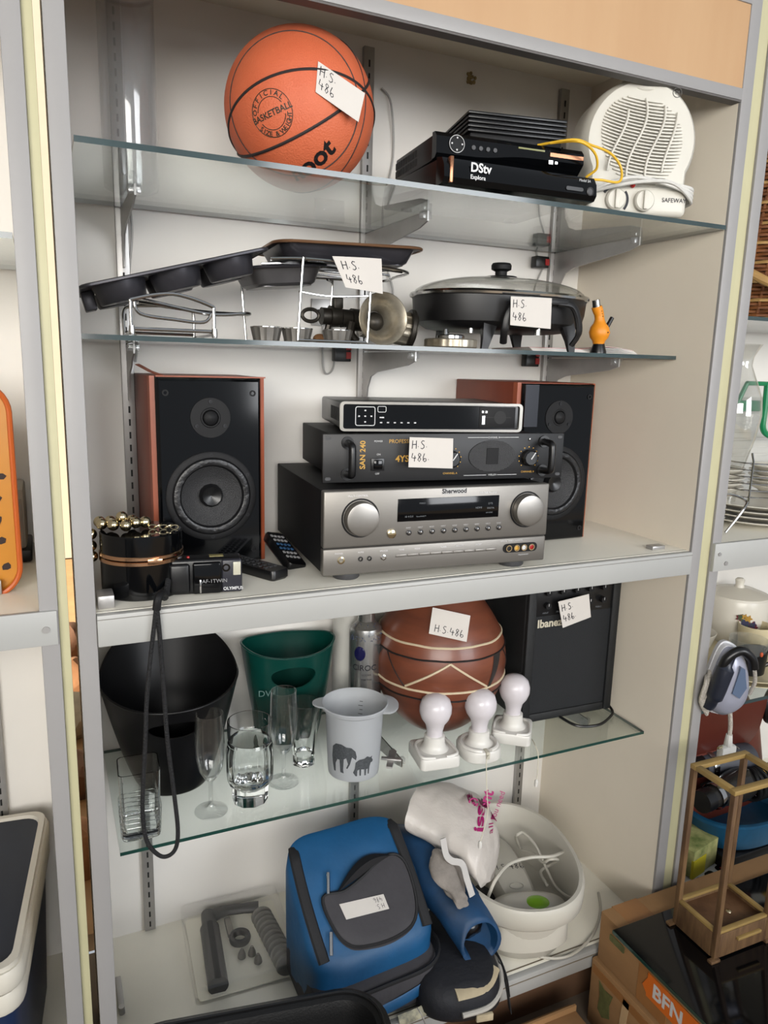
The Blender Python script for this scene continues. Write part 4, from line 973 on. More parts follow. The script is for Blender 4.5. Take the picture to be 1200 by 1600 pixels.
# ---- bottles
wb = thing('white_bottle', 'tall plain white bottle behind the silver vodka bottle', 'bottle', (.553, .385, Z4))
b = MB(); b.lathe([(.034, 0), (.036, .003), (.036, .262), (.033, .272)], 36); b.build('body', mat('white_enamel', (222, 221, 214), .4), wb)
b = MB(); b.lathe([(.0345, .272), (.0345, .300), (.030, .304), (.0001, .304)], 36, cap1=False); b.build('cap', M_white, wb)
vb = thing('vodka_bottle', 'slim silver foil bottle with blue oval badge behind the measuring jug', 'bottle', (.5605, .302, Z4))
M_foil = mat('silver_foil', (190, 190, 188), .22, .9, var=.08, scale=20)
b = MB(); b.lathe([(.033, 0), (.036, .004), (.0365, .235), (.034, .247), (.022, .258), (.0185, .262)], 40); b.build('body', M_foil, vb)
b = MB(); b.lathe([(.019, .262), (.019, .300), (.0205, .301), (.0205, .312), (.0001, .313)], 32, cap1=False); b.build('neck', M_foil, vb)
def on_cyl(t, r, ang0):  # wrap flat (x, z) round the bottle
    def fn(q):
        a = ang0+q[0]/r; return (r*1.004*cos(a), r*1.004*sin(a), q[1])
    return fn
aV = math.atan2(CAM.y-.302, CAM.x-.5605)
b = MB(); b.raw(text('CIROC', .018, 'CENTER', .01), lambda q: on_cyl(vb, .0365, aV-.05)((q[0], q[1]+.158, 0))); b.build('lettering', M_ink, vb, sharp=True)
b = MB(); b.raw(text('VODKA', .006, 'CENTER'), lambda q: on_cyl(vb, .0365, aV+.1)((q[0], q[1]+.146, 0))); b.raw(text('snap frost', .006, 'CENTER'), lambda q: on_cyl(vb, .0365, aV+.1)((q[0], q[1]+.136, 0))); b.raw(text('ULTRA PREMIUM', .005, 'CENTER'), lambda q: on_cyl(vb, .0365, aV+.1)((q[0], q[1]+.095, 0))); b.build('small_print', M_ink, vb, sharp=True)
b = MB(); rs = []
for kk, d in ((1, .0002), (.85, .0022), (.3, .003), (.02, .003)):
    ring = []
    for j in range(28):
        a = 2*pi*j/28; x, z = .013*kk*cos(a), .196+.0165*kk*sin(a); th = aV-.35+x/.0365; ring.append(((.0365+d)*cos(th), (.0365+d)*sin(th), z))
    rs.append(ring)
b.rings(rs); b.build('badge', mat('navy_badge', (26, 26, 70), .2), vb)
b = MB()
for k in range(60):
    th = aV-1.2+2.4*random.random(); z = .225+.035*random.random()**1.5; rr = .0367 if z < .236 else .0367-(z-.236)*.55; b.sphere((rr*cos(th), rr*sin(th), z), .0011, 6, 4)
b.build('frost_dot', mat('blue_dot', (40, 56, 96), .4), vb)['kind'] = 'stuff'

# ---- clay pot
pc = Vector((.728, .272, Z4))
pot = thing('clay_pot', 'round brown clay pot painted with cream and black bands and a paper tag', 'pot', pc)
M_clay = mat('burnished_clay', (136, 76, 52), .36, var=.35, scale=5, stretch=(1, 1, 5), col2=(98, 54, 40), coat=.1)
PR = [(.001, .0), (.035, .001), (.060, .010), (.092, .036), (.122, .075), (.141, .115), (.1485, .155), (.1480, .190), (.138, .230), (.118, .268), (.096, .300), (.082, .322), (.078, .340), (.084, .352)]
def prr(z):
    for (r0, z0), (r1, z1) in zip(PR, PR[1:]):
        if z0 <= z <= z1: return r0+(r1-r0)*(z-z0)/(z1-z0)
    return PR[-1][0]
sp = smooth_path([(r, 0, z) for r, z in PR], 4)
b = MB(); b.lathe([(max(q.x, .001), q.z) for q in sp] + [(.078, .352), (.072, .340), (.076, .322)], 72, cap1=False); b.build('body', M_clay, pot, ang=60)
def zf(r_): return r_
def band(a0, a1, z0, z1, w, m, n=60, wob=.002, seed=0):
    b = MB(); pts = []
    for i in range(n+1):
        t = i/n; a = a0+(a1-a0)*t; z = z0+(z1-z0)*t + noise.noise(Vector((a*3, seed, 0)))*wob
        r = prr_s(z)+.0006; pts.append((r*cos(a), r*sin(a), z))
    b.tube(pts, w, 6, flat=.35 if False else 1); return b.build('painted_band', m, pot)
def prr_s(z):
    best = min(range(len(sp)-1), key=lambda i: 0 if sp[i].z <= z <= sp[i+1].z else 1)
    q0, q1 = sp[best], sp[best+1]; return q0.x+(q1.x-q0.x)*(z-q0.z)/max(q1.z-q0.z, 1e-6)
aP = math.atan2(CAM.y-pc.y, CAM.x-pc.x)
M_crm = mat('cream_slip', (222, 204, 172), .6); M_bsl = mat('black_slip', (40, 36, 36), .4)
band(0, 2*pi, .236, .236, .0026, M_crm); band(0, 2*pi, .210, .210, .0022, M_bsl, seed=3); band(0, 2*pi, .142, .142, .0025, M_crm, seed=5); band(0, 2*pi, .122, .122, .0022, M_bsl, seed=8)
for k in range(3):
    a = aP+.15+k*2*pi/3
    band(a-.62, a+.02, .148, .206, .0026, M_crm, 16, .001); band(a+.02, a+.62, .206, .146, .0024, M_crm, 16, .001)
    band(a-.64, a-1.0, .146, .208, .0014, M_bsl, 14, .0)
    b = MB(); g = []
    for i in range(9):
        z = .124+(.208-.124)*i/8; g.append([b.v(((prr_s(z)+.0009)*cos(a+.60+.022*i+d), (prr_s(z)+.0009)*sin(a+.60+.022*i+d), z)) for d in [(.02+.022*i)*j/4 for j in range(5)]])
    for i in range(8):
        for j in range(4): b.f([g[i][j], g[i][j+1], g[i+1][j+1], g[i+1][j]])
    b.build('painted_wedge', M_bsl, pot)
b = MB(); b.tube([(.0825*cos(a), .0825*sin(a), .322) for a in [2*pi*k/40 for k in range(40)]], .0035, 6, closed=True); b.build('neck_band', M_bsl, pot)
tn = Vector((CAM.x-pc.x, CAM.y-pc.y, 0)).normalized(); tn = (tn+Vector((.12, 0, .35))).normalized()
tp_ = pc+Vector((tn.x, tn.y, 0)).normalized()*.139+Vector((0, 0, .250))
price_tag(pot, [(676, 949), (735, 962), (729, 1003), (670, 990)], tp_, tn, ('H.S.486',), h=.24, x0=.2, ys=(.12,))

# ---- guitar amplifier
ga = thing('guitar_amplifier', 'black practice guitar amplifier with grille and paper tag on low glass shelf', 'amplifier', (1.025, .185, Z4), -2)
M_tolex = mat('black_tolex', (25, 27, 29), .55, var=.3, scale=90, bump=.4, bscale=500)
b = MB(); b.box(-.126, .126, .0, .20, .008, .345, .008, 3); b.build('cabinet', M_tolex, ga)
for x in (-.1, .1):
    for y in (.02, .18): MB().cyl((x, y, 0), (x, y, .01), .012, .014, 16).build('rubber_foot', M_blk, ga)
b = MB(); b.box(-.126, -.104, -.010, .002, .008, .345, .004); b.box(.104, .126, -.010, .002, .008, .345, .004)
b2 = MB(); b2.box(-.126, -.104, -.010, .002, .008, .345, .004); b2.build('side_trim', M_tolex, ga)
b2 = MB(); b2.box(.104, .126, -.010, .002, .008, .345, .004); b2.build('side_trim', M_tolex, ga)
b2 = MB(); b2.box(-.104, .104, -.008, .002, .008, .028, .003); b2.build('bottom_trim', M_tolex, ga)
b2 = MB(); b2.box(-.104, .104, -.004, .003, .028, .262); b2.build('speaker_grille', mat('grille_cloth', (31, 34, 38), .75, var=.5, scale=600, bump=.6, bscale=800), ga)
b2 = MB(); b2.box(-.104, .104, -.006, .006, .262, .340, .002); cp_ = b2.build('control_panel', M_blk, ga)
for i in range(5):
    for r_ in (0, 1):
        b2 = MB(); b2.M = front(-.078+.038*i, -.006, .288+.030*r_); b2.lathe([(.0075, 0), (.007, .010), (.0001, .010)], 16, cap0=False, cap1=False); kn = b2.build('control_knob', M_blkm, cp_)
        b2 = MB(); b2.M = front(-.078+.038*i, -.0163, .288+.030*r_); b2.box(-.0006, .0006, 0, .006, 0, .0004); b2.build('pointer', M_wprint, kn)
for i, s_ in enumerate(('INPUT', 'DRIVE', 'PHONES', 'MIDDLE', 'TREBLE')): wtext(s_, .0055, front(-.087+.036*i, -.0064, .268), parent=cp_, m=MATS['dim_print'])
wtext('Ibanez', .026, front(-.098, -.0052, .236), bold=.03, m=mat('cream_print', (214, 206, 184), .5), parent=ga, name='maker_lettering')
price_tag(ga, [(872, 940), (920, 928), (923, 964), (879, 981)], (1.0, .163, -.16), (0, -1, 0), ('H.S.', '486.'), h=.22, x0=.1, ys=(.6, .2))
b = MB(); b.tube(smooth_path([(-.02, -.008, .010), (.0, -.05, .004), (.05, -.062, .0035), (.10, -.040, .004), (.124, -.02, .006), (.13, .01, .012)], 8), .0032, 8); b.build('power_cord', M_blk, ga)

# ---- drinking glasses
def glass(label, loc, prof, seg=40, name='champagne_flute', group=None, m=M_clear):
    t = thing(name, label, 'glass', loc, group=group); MB().lathe(prof, seg, cap0=True, cap1=True).build('glass_body', m, t, ang=60); return t
fl = [(.0285, 0), (.0300, .001), (.0295, .0025), (.012, .005), (.005, .010), (.0038, .020), (.0036, .048), (.0045, .060), (.012, .068), (.021, .084), (.0255, .110), (.0265, .135), (.0255, .165), (.0245, .192), (.0235, .192), (.0244, .165), (.0254, .135), (.0244, .110), (.020, .086), (.011, .072), (.0001, .069)]
o = MB().lathe(fl, 44, cap1=False).build('champagne_flute', M_clear, ang=60); o.location = (.184, .125, Z4); tag(o, 'clear champagne flute standing alone in front of the black bin', 'glass', 'champagne flutes')
o = MB().lathe(fl, 44, cap1=False).build('champagne_flute', M_clear, ang=60); o.location = (.334, .168, Z4); tag(o, 'clear champagne flute right of the faceted beer glass', 'glass', 'champagne flutes')
fa = lambda a: 1-.045*abs(cos(a*5))
o = MB(); prof = [(.030, 0), (.033, .002), (.034, .034), (.042, .042), (.0435, .060), (.0435, .100), (.040, .118)]
o.lathe(prof, 80, fl=fa, cap1=False)
o.lathe([(.0405, .118), (.0385, .124), (.0405, .130), (.0405, .160), (.0385, .160), (.0383, .128), (.0365, .118), (.0385, .098), (.0385, .055), (.034, .042), (.027, .034), (.0001, .020)], 80, cap0=False, cap1=False)
bmesh.ops.remove_doubles(o.bm, verts=o.bm.verts, dist=.00005)
o = o.build('beer_glass', M_solid, ang=30); o.location = (.259, .135, Z4); tag(o, 'thick faceted clear beer glass between two champagne flutes', 'glass')
o = MB(); o.lathe([(.020, 0), (.0225, .002), (.0235, .03), (.033, .135), (.0318, .135), (.0225, .035), (.020, .022), (.0001, .020)], 48, fl=lambda a: 1+.0*a, cap1=False)
for v in o.bm.verts:
    r = math.hypot(v.co.x, v.co.y)
    if v.co.z < .06 and r > .0005 :
        a = math.atan2(v.co.y, v.co.x); k = 1+.07*sin(a*6+v.co.z*70)*(1-v.co.z/.06)*(1 if r > .0224 else 0); v.co.x *= k; v.co.y *= k
o = o.build('tumbler', M_solid, ang=50); o.location = (.393, .222, Z4); tag(o, 'tapered clear tumbler with twisted base behind the flute', 'glass')
o = MB(); rs = []
for hw, z in ((.029, 0), (.031, .002), (.0315, .03), (.034, .125), (.0325, .125), (.030, .030), (.028, .016)): rs.append([(x, y, z) for x, y in rrect(2*hw, 2*hw, .009, 4)])
o.rings(rs); 
o = o.build('square_tumbler', M_solid, ang=30); o.location = (.060, .115, Z4); o.rotation_euler.z = radians(-3); tag(o, 'square clear tumbler with ridged base at the left end of the glass shelf', 'glass')
rg = []
for k in range(6):
    b = MB(); z = .008+.009*k; b.tube([(x, y, z) for x, y in rrect(.0635+.0008*k, .0635+.0008*k, .010, 3)], .0013, 6, closed=True); q = b.build('ridge', M_solid, o)

# ---- frosted measuring jug with animal prints
jc = Vector((.478, .160, Z4))
ju = thing('measuring_jug', 'frosted white plastic jug printed with an elephant and a buffalo', 'jug', jc)
M_fr = mat('frosted_polypropylene', (206, 209, 212), .45, trans=.6, ior=1.15)
b = MB(); b.lathe([(.047, 0), (.051, .002), (.052, .012), (.0575, .128), (.0600, .136), (.0655, .140), (.0668, .146), (.0650, .148), (.0600, .143), (.0560, .130), (.0505, .012), (.048, .005)], 56); 
b.build('cup', M_fr, ju)
b = MB()
ah = math.atan2(-.35, 1)
rs = []
for i in range(13):
    t = -1+2*i/12; a = ah+t*.62; R_ = .066+.022*max(0, (1-t*t))**.5
    rs.append([(.064*cos(a), .064*sin(a), .1405), (R_*cos(a), R_*sin(a), .1385), (R_*cos(a), R_*sin(a), .1425), (.064*cos(a), .064*sin(a), .1465)])
b.rings(rs); b.build('rim_grip', M_fr, ju)
rs = []; b = MB()
for i in range(9):
    t = -1+2*i/8; a = ah+pi+t*.35; R_ = .066+.018*max(0, (1-t*t))
    rs.append([(.064*cos(a), .064*sin(a), .1405), (R_*cos(a), R_*sin(a), .1445), (R_*cos(a), R_*sin(a), .1475), (.064*cos(a), .064*sin(a), .1475)])
b.rings(rs); b.build('pouring_lip', M_fr, ju)
aJ = math.atan2(CAM.y-jc.y, CAM.x-jc.x)
M_ani = mat('grey_animal_print', (52, 56, 60), .6, var=.5, scale=300, col2=(92, 96, 100))
def cyl_print(poly, a0, z0, sc, name):
    b = MB(); N = Vector((0, 0, 0)); vs = []
    for x, z in poly:
        a = a0+x*sc/.053; Z = z0+z*sc; R_ = .0523+(Z-.012)*.0474+.0006; vs.append(b.v((R_*cos(a), R_*sin(a), Z)))
    f = b.f(vs); bmesh.ops.triangulate(b.bm, faces=[f]); return b.build(name, M_ani, ju, sharp=True)
ele = [(.05, .0), (.12, 0), (.13, .3), (.2, .45), (.28, .45), (.3, .02), (.42, 0), (.4, .12), (.42, .5), (.5, .55), (.56, .35), (.50, .2), (.54, .18), (.62, .35), (.68, .6), (.8, .5), (.82, .62), (.78, .8), (.66, .92), (.5, .93), (.35, 1.0), (.15, .98), (.02, .85), (-.02, .5), (.0, .25)]
cyl_print(ele, aJ-.85, .020, .062, 'elephant_print')
buf = [(.05, 0), (.12, 0), (.13, .3), (.22, .36), (.24, .02), (.31, 0), (.32, .35), (.48, .32), (.5, -.02), (.57, -.02), (.58, .3), (.66, .32), (.68, .02), (.74, .02), (.76, .4), (.82, .6), (.92, .62), (.95, .7), (.86, .85), (.9, .95), (.78, .9), (.6, 1.0), (.45, .9), (.2, .88), (.04, .75), (.0, .4), (-.08, .2)]
cyl_print(buf, aJ+.05, .016, .040, 'buffalo_print')
b = MB()
for k in range(9):
    a = aJ+pi-.25; z = .05+.009*k; R_ = .0500+(z-.012)*.0474-.0004
    b.rings([[(R_*cos(a+d), R_*sin(a+d), z+e) for d, e in ((0, 0), (0, .0012))] for d in (0,)], closed=False) if False else None
    q = [( (R_)*cos(a+d), (R_)*sin(a+d), z+e) for d, e in ((-.06, 0), (.06+.05*(k % 2), 0), (.06+.05*(k % 2), .0014), (-.06, .0014))]
    b.quad(*q)
b.build('measure_scale', M_ani, ju)

# ---- push lights shaped as bulbs
M_bulb = mat('milky_bulb', (232, 226, 230), .22, sss=.4)
M_pl = mat('white_lamp_plastic', (236, 233, 226), .32)
def bulb_light(label, loc, rz, style, cord):
    t = thing('bulb_light', label, 'lamp', loc, rz, 'stick-on bulb lights')
    w, d = .086, .092
    if style == 0: pl = rrect(w, d, .010)
    else: pl = [(x, y) for x, y, z in sring(0, 0, 0, .044, .046, 2.6, 36)]
    b = MB(); b.rings([[(x*k, y*k, z) for x, y in pl] for z, k in ((0, .97), (.002, 1), (.020, 1), (.024, .96), (.025, .85))]); b.build('base', M_pl, t)
    if style == 0:
        for s in (-1, 1):
            b = MB(); b.tube(smooth_path([(s*.012, -.040, .0235), (s*.036, -.036, .025), (s*.040, -.012, .026), (s*.034, .022, .027), (s*.012, .036, .026)], 5), .0035, 8); b.build('base_ridge', M_pl, t)
    else:
        b = MB(); b.tube([(.038*cos(a), .040*sin(a), .0245) for a in [radians(-75+330*k/30) for k in range(31)]], .0045, 8); b.build('base_ridge', M_pl, t)
        b = MB(); b.box(-.004, .004, -.048, -.030, .010, .0265, .001); b.build('cord_slot', mat('ivory_slot', (210, 204, 186), .5), t)
    b = MB(); b.lathe([(.032, .024), (.026, .028), (.0225, .036), (.0215, .054), (.020, .055)], 36); b.build('socket_collar', M_pl, t)
    b = MB(); b.lathe([(.0165, .052), (.0170, .066), (.0205, .080), (.029, .092), (.0335, .105), (.0335, .118), (.029, .132), (.019, .1405), (.008, .1435), (.0001, .144)], 40, cap1=False); b.build('bulb', M_bulb, t)
    if cord:
        iv = XF[t.name].inverted(); b = MB(); b.tube(smooth_path([iv @ Vector(q) for q in cord], 8), .0011, 6); c = b.build('pull_cord', mat('cream_cord', (230, 224, 204), .6), t)
        e = iv @ Vector(cord[-1]); b = MB(); b.lathe([(.0015, .006), (.004, .003), (.0045, -.006), (.0035, -.010), (.0001, -.0105)], 14, e, cap1=False); b.build('cord_bead', M_pl, t)
    return t
def yl(u, v, y): return tuple(aty(u, v, y))
bulb_light('white bulb-shaped push light nearest the frosted jug', (.650, .137, Z4), -8, 0, None)
bulb_light('white bulb-shaped push light with rounded base, middle of the three', (.749, .122, Z4), -6, 1, [(.745, .075, Z4+.02), yl(760, 1192, .058), yl(761, 1240, .055), yl(762, 1270, .055), yl(755, 1300, .057), yl(750, 1318, .058)])
bulb_light('white bulb-shaped push light with a hanging pull cord and bead by the guitar amplifier', (.860, .160, Z4), -38, 0, [(.885, .118, Z4+.006), yl(836, 1164, .058), yl(841, 1180, .054), yl(840, 1205, .054), yl(838, 1222, .054)])
pk = thing('pocket_tool', 'flat steel bottle opener lying beside the frosted jug', 'opener', (.565, .165, Z4), 58)
b = MB(); b.prism([(-.035, -.006), (.03, -.008), (.040, 0), (.03, .008), (-.035, .006)], 0, .004); b.build('blade', M_steel, pk)
b = MB(); b.box(-.012, -.002, -.022, .02, .004, .008, .001); b.build('cross_piece', M_steel, pk)

# ================================================================ bottom shelf
# ---- transparent case with a hand pump kit
pk = thing('tool_case', 'shallow transparent plastic case holding a grey mincer attachment kit', 'case', (.272, .302, ZB), -3)
M_case = thin_glass('clear_case', (.98, .98, .98), .045, .03)
b = MB(); b.M = Matrix.Translation((0, 0, 0)); b.rings([[(x*k, y*k, z) for x, y in rrect(.222, .255, .012)] for z, k in ((0, .97), (.003, 1), (.036, 1), (.040, .975))]); b.build('clear_lid', M_case, pk)
b = MB(); b.prism(rrect(.205, .235, .010), .001, .004); b.build('card_insert', mat('pale_card', (236, 232, 216), .7), pk)
M_gun = mat('graphite_plastic', (58, 58, 58), .45, var=.2, scale=40)
b = MB(); b.cyl((-.062, -.11, .020), (-.055, .055, .020), .021, .021, 24); b.cyl((-.055, .05, .021), (-.053, .10, .021), .017, .015, 20); b.build('pump_barrel', M_gun, pk)
b = MB(); b.tube(smooth_path([(-.055, .085, .02), (-.02, .098, .02), (.03, .092, .02), (.062, .086, .02)], 5), [.015]*6+[.013]*5+[.014]*5, 12, flat=.8); b.build('pump_handle', M_gun, pk)
b = MB(); b.box(-.02, -.006, .02, .075, .012, .022, .002); b.build('trigger', M_silver, pk)
b = MB(); b.tube([(.004+.018*cos(a), .008+.018*sin(a), .018) for a in [2*pi*k/28 for k in range(28)]], .006, 8, closed=True, flat=1.6); b.build('coil_ring', M_gun, pk)
for k in range(11):
    b = MB(); y = .050-.0155*k; b.lathe([(.022, .008), (.024, .010), (.024, .013), (.022, .015)], 28, (.062+.002*k, y, .0)); b.M = Matrix.Identity(4)
    for v in b.bm.verts:
        z = v.co.z-.0115; yy = v.co.y-y; v.co.y = y+yy*.32+z*.9; v.co.z = .022+yy*.80
    b.build('pattern_disc', mat('steel_disc', (150, 148, 142), .35, .5), pk)
for x, y in ((.0, -.035), (.022, -.035), (.03, -.06)):
    b = MB(); b.lathe([(.009, 0), (.008, .008), (.003, .020), (.0001, .020)], 16, (x, y, .006), cap1=False); b.build('nozzle', M_silver, pk)

# ---- blue cooler backpack
M_blue = mat('royal_blue_nylon', (24, 92, 142), .5, var=.25, scale=9, bump=.35, bscale=26)
M_blued = mat('navy_nylon', (12, 40, 62), .6, var=.25, scale=9, bump=.4, bscale=20)
M_gfab = mat('charcoal_fabric', (66, 64, 68), .75, var=.2, scale=30, bump=.3, bscale=60)
cb_ = thing('cooler_bag', 'royal blue cooler bag with grey flap pocket and paper tag', 'bag', (.482, .128, ZB), 3)
def bagloft(secs, n=40, e=5, jit=.003, seed=1):
    b = MB(); rs = []
    for cx, cy, cz, a, d, tx in secs:   # tilt tx: slope of the section plane along y
        rs.append([(x, y, cz+tx*(y-cy)) for x, y, z in sring(cx, cy, 0, a, d, e, n)])
    b.rings(rs); b.jitter(jit, 14, seed); return b
top_sl = .80
b = bagloft([(0, 0, .004, .128, .096, 0), (0, 0, .02, .134, .102, .0), (0, 0, .08, .137, .104, .12), (0, 0, .14, .137, .104, .40), (0, 0, .19, .136, .104, .70), (0, .0, .215, .132, .101, top_sl), (0, .0, .222, .120, .09, top_sl), (0, 0, .2225, .06, .05, top_sl), (0, 0, .2225, .01, .01, top_sl)], 56, 5, .0035, 2)
b.build('main_body', M_blue, cb_, ang=70)
def lid(x, y, up=0): return Vector((x, y, .2235+top_sl*y+up))
for s in (-1, 1):
    b = MB(); b.tube([lid(s*.114+.004*s*sin(t*3), -.090+.17*t, .0005) for t in [k/14 for k in range(14)]]+[lid(s*.110, .086, -.012)], .0115, 8, flat=.45, up=(0, -.6, .8)); b.build('side_gusset', mat('black_webbing', (30, 30, 33), .7, var=.3, scale=200), cb_)
b = MB(); rs = []
pk_out = [(-.100, .012), (-.095, -.045), (-.070, -.082), (-.02, -.094), (.04, -.094), (.085, -.08), (.108, -.04), (.112, .025), (.09, .05), (.05, .045), (.0, .026), (-.05, .012)]
pp = [(q.x*.92+.008, q.y*.80-.018) for q in smooth_path([(x, y, 0) for x, y in pk_out], 5, True)]
cxm, cym = .013, -.040
b.rings([[lid(cxm+(x-cxm)*k, cym+(y-cym)*k, u) for x, y in pp] for k, u in ((1, -.004), (1, .004), (.96, .009), (.7, .011), (.3, .010), (.03, .009))]); fpk = b.build('flap_pocket', M_gfab, cb_)
b = MB(); b.tube([lid(x*1.0, y*1.0, .007) for x, y in pp], .0035, 6, closed=True); b.build('pocket_zip', mat('black_webbing', (30, 30, 33), .7), fpk)
b = MB(); rs = []
for i in range(13):
    t = i/12; x = -.05+.135*t; h_ = .020*sin(pi*t); rs.append([lid(x, -.006+.028*t, .006), lid(x, -.006+.028*t+h_*.9, .008+h_*.3), lid(x, -.010+.028*t, .012+h_*1.2)])
b.rings(rs); b.build('pocket_mouth', mat('dark_lining', (34, 33, 36), .8), fpk)
for (x, y) in ((-.060, .022), (-.088, -.060)):
    b = MB(); b.tube([lid(x, y, .012), lid(x-.012, y-.03, .012)], .0035, 8, flat=.6); b.build('zip_pull', M_chrome, cb_)
tl = [lid(-.04, -.028, .014), lid(.05, -.028, .014)]
Mx = XF[cb_.name]; nrm = (Mx.to_3x3() @ Vector((0, -top_sl, 1))).normalized()
price_tag(cb_, [(530, 1413), (599, 1397), (608, 1420), (541, 1437)], Mx @ lid(0, -.03, .0125), nrm, ('H.S.', '486'), h=.27, x0=.25, ys=(.55, .12), flip=True)
# lower front pocket band
b = MB(); rs = []
for z, o_, w_ in ((.012, .004, .95), (.02, .012, 1), (.05, .016, 1), (.085, .012, 1), (.095, .002, .97)):
    rs.append([(x, y, z+.0*x) for x, y, zz in sring(0, -.012, 0, .136*w_, .104+o_, 5, 48)])
b.rings(rs); b.jitter(.003, 16, 4); b.build('lower_pocket', M_gfab, cb_, ang=70)
b = MB(); b.tube(smooth_path([(-.02, -.131, .035), (.04, -.134, .045), (.10, -.131, .055)], 5), .013, 8, flat=.25, up=(0, -1, 0)); b.build('blue_trim', MATS['royal_blue_nylon'], cb_)
b = MB(); b.tube(smooth_path([(-.10, -.128, .088), (.0, -.132, .092), (.10, -.130, .096), (.146, -.08, .096), (.150, .02, .08)], 6), .004, 6); b.build('pocket_zip', MATS['black_webbing'], cb_)
b = MB(); rs = []
for i in range(16):
    t = i/15; a = radians(-100+110*t); rs.append([(.10+.062*cos(a)*1.0, -.095+.055*sin(a), z) for z in (.0, .012, .03)] + [(.10+.05*cos(a), -.095+.045*sin(a), z) for z in (.03, .012, .0)])
b.rings(rs); b.build('loose_flap', M_blue, cb_)
b = MB(); b.tube(smooth_path([(.02, -.148, .016), (.08, -.150, .020), (.13, -.125, .026), (.155, -.09, .034)], 6), .010, 8, flat=.22, up=(0, -.8, .5)); b.build('pattern_lining', mat('patterned_lining', (214, 206, 172), .6, var=.6, scale=70, col2=(120, 120, 110)), cb_)

# ---- rolled dark blue jacket sleeve bag on a black backpack
bk = thing('backpack', 'black and cream backpack lying under the rolled blue fabric', 'bag', (.66, .055, ZB), -12)
b = bagloft([(0, 0, .002, .085, .115, 0), (0, 0, .02, .095, .125, 0), (0, 0, .06, .092, .12, 0), (0, 0, .075, .075, .10, 0), (0, 0, .078, .01, .01, 0)], 44, 3.2, .005, 9); b.build('body', mat('black_cordura', (22, 24, 32), .7, var=.3, scale=40, bump=.3, bscale=90), bk, ang=70)
b = MB(); b.tube(smooth_path([(-.01, -.128, .030), (.05, -.12, .034), (.088, -.08, .040), (.10, -.02, .046), (.10, .05, .05)], 6), .0055, 8); b.build('piping', mat('silver_piping', (190, 186, 178), .4), bk)
b = MB(); b.tube(smooth_path([(-.02, -.11, .066), (.04, -.10, .066), (.075, -.06, .066)], 5), .016, 8, flat=.25, up=(0, -.3, 1)); b.build('cream_panel', mat('cream_canvas', (204, 188, 156), .8, var=.2, scale=40), bk)
b = MB(); b.box(.02, .055, -.128, -.120, .006, .022, .002); b.build('worn_patch', MATS['cream_canvas'], bk)
b = MB(); rs = [[(.098+.02*t, -.03-.035*t+d, .05-.085*t*t-.012*t) for d in (-.008, .008)] + [(.098+.02*t+.0015, -.03-.035*t+d, .051-.085*t*t-.012*t) for d in (.008, -.008)] for t in [k/10 for k in range(11)]]
b.rings(rs); b.build('strap', MATS['black_webbing'], bk)
b = MB(); b.tube(smooth_path([(.085, .02, .06), (.1, -.02, .055), (.11, -.05, .03), (.115, -.062, -.01)], 6), .007, 6, flat=.25, up=(1, 0, 0)); b.build('strap', MATS['black_webbing'], bk)
rj = thing('rolled_jacket', 'dark blue rolled fabric sleeve with an open end beside the foot spa', 'jacket', (.68, .12, ZB+.08), 0)
rb = MB(); cp = smooth_path([(.632, .27, -.735), (.655, .21, -.728), (.68, .13, -.745), (.70, .06, -.775), (.712, .012, -.80)], 5); rs = []
for i, c in enumerate(cp):
    t = i/(len(cp)-1); r = .062-.014*t
    rs.append([c+Vector((r*cos(a), .2*r*sin(a), r*.92*sin(a)))*(1+.06*sin(a*3+t*9)) for a in [2*pi*k/28 for k in range(28)]])
last = cp[-1]
for k, dy in ((.86, .0), (.78, .02), (.72, .06)): rs.append([last+Vector((.048*k*cos(a), dy+.2*.048*sin(a)*k, .044*k*sin(a))) for a in [2*pi*q/28 for q in range(28)]])
rb.rings(rs); rb.jitter(.005, 22, 3); rb.build('sleeve', mat('mid_blue_nylon', (22, 76, 122), .55, var=.45, scale=7, bump=.4, bscale=24, col2=(12, 38, 62)), rj, True, ang=80)
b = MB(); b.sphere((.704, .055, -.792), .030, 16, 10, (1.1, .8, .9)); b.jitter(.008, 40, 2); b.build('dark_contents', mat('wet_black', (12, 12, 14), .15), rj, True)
gl = MB(); rs = []
for i in range(12):
    t = i/11; c = Vector((.672+.012*t, .135-.085*t, -.672-.055*t)); r = .028*(.6+.55*sin(pi*min(1, t*1.2)))*(1-.25*t)
    rs.append([c+Vector((r*cos(a)*1.1, .35*r*sin(a), r*.75*sin(a)))*(1+.2*sin(4*a+5*t)) for a in [2*pi*k/24 for k in range(24)]])
gl.rings(rs); gl.jitter(.006, 45, 6); o = gl.build('cloth_rag', mat('grey_cotton', (158, 150, 142), .9, var=.3, scale=40, bump=.5, bscale=90), None, ang=80); tag(o, 'crumpled grey cloth rag hanging over the rolled blue fabric', 'cloth')
b = MB(); b.tube(smooth_path([aty(692, 1310, .12), aty(697, 1335, .11), aty(706, 1345, .10), aty(722, 1350, .09), aty(730, 1375, .07), aty(738, 1400, .06)], 6), .008, 6, flat=.2, up=(0, -1, .3)); o = b.build('white_strap', mat('white_webbing', (206, 202, 198), .7)); tag(o, 'loose white webbing strap between blue fabric and foot spa', 'strap')

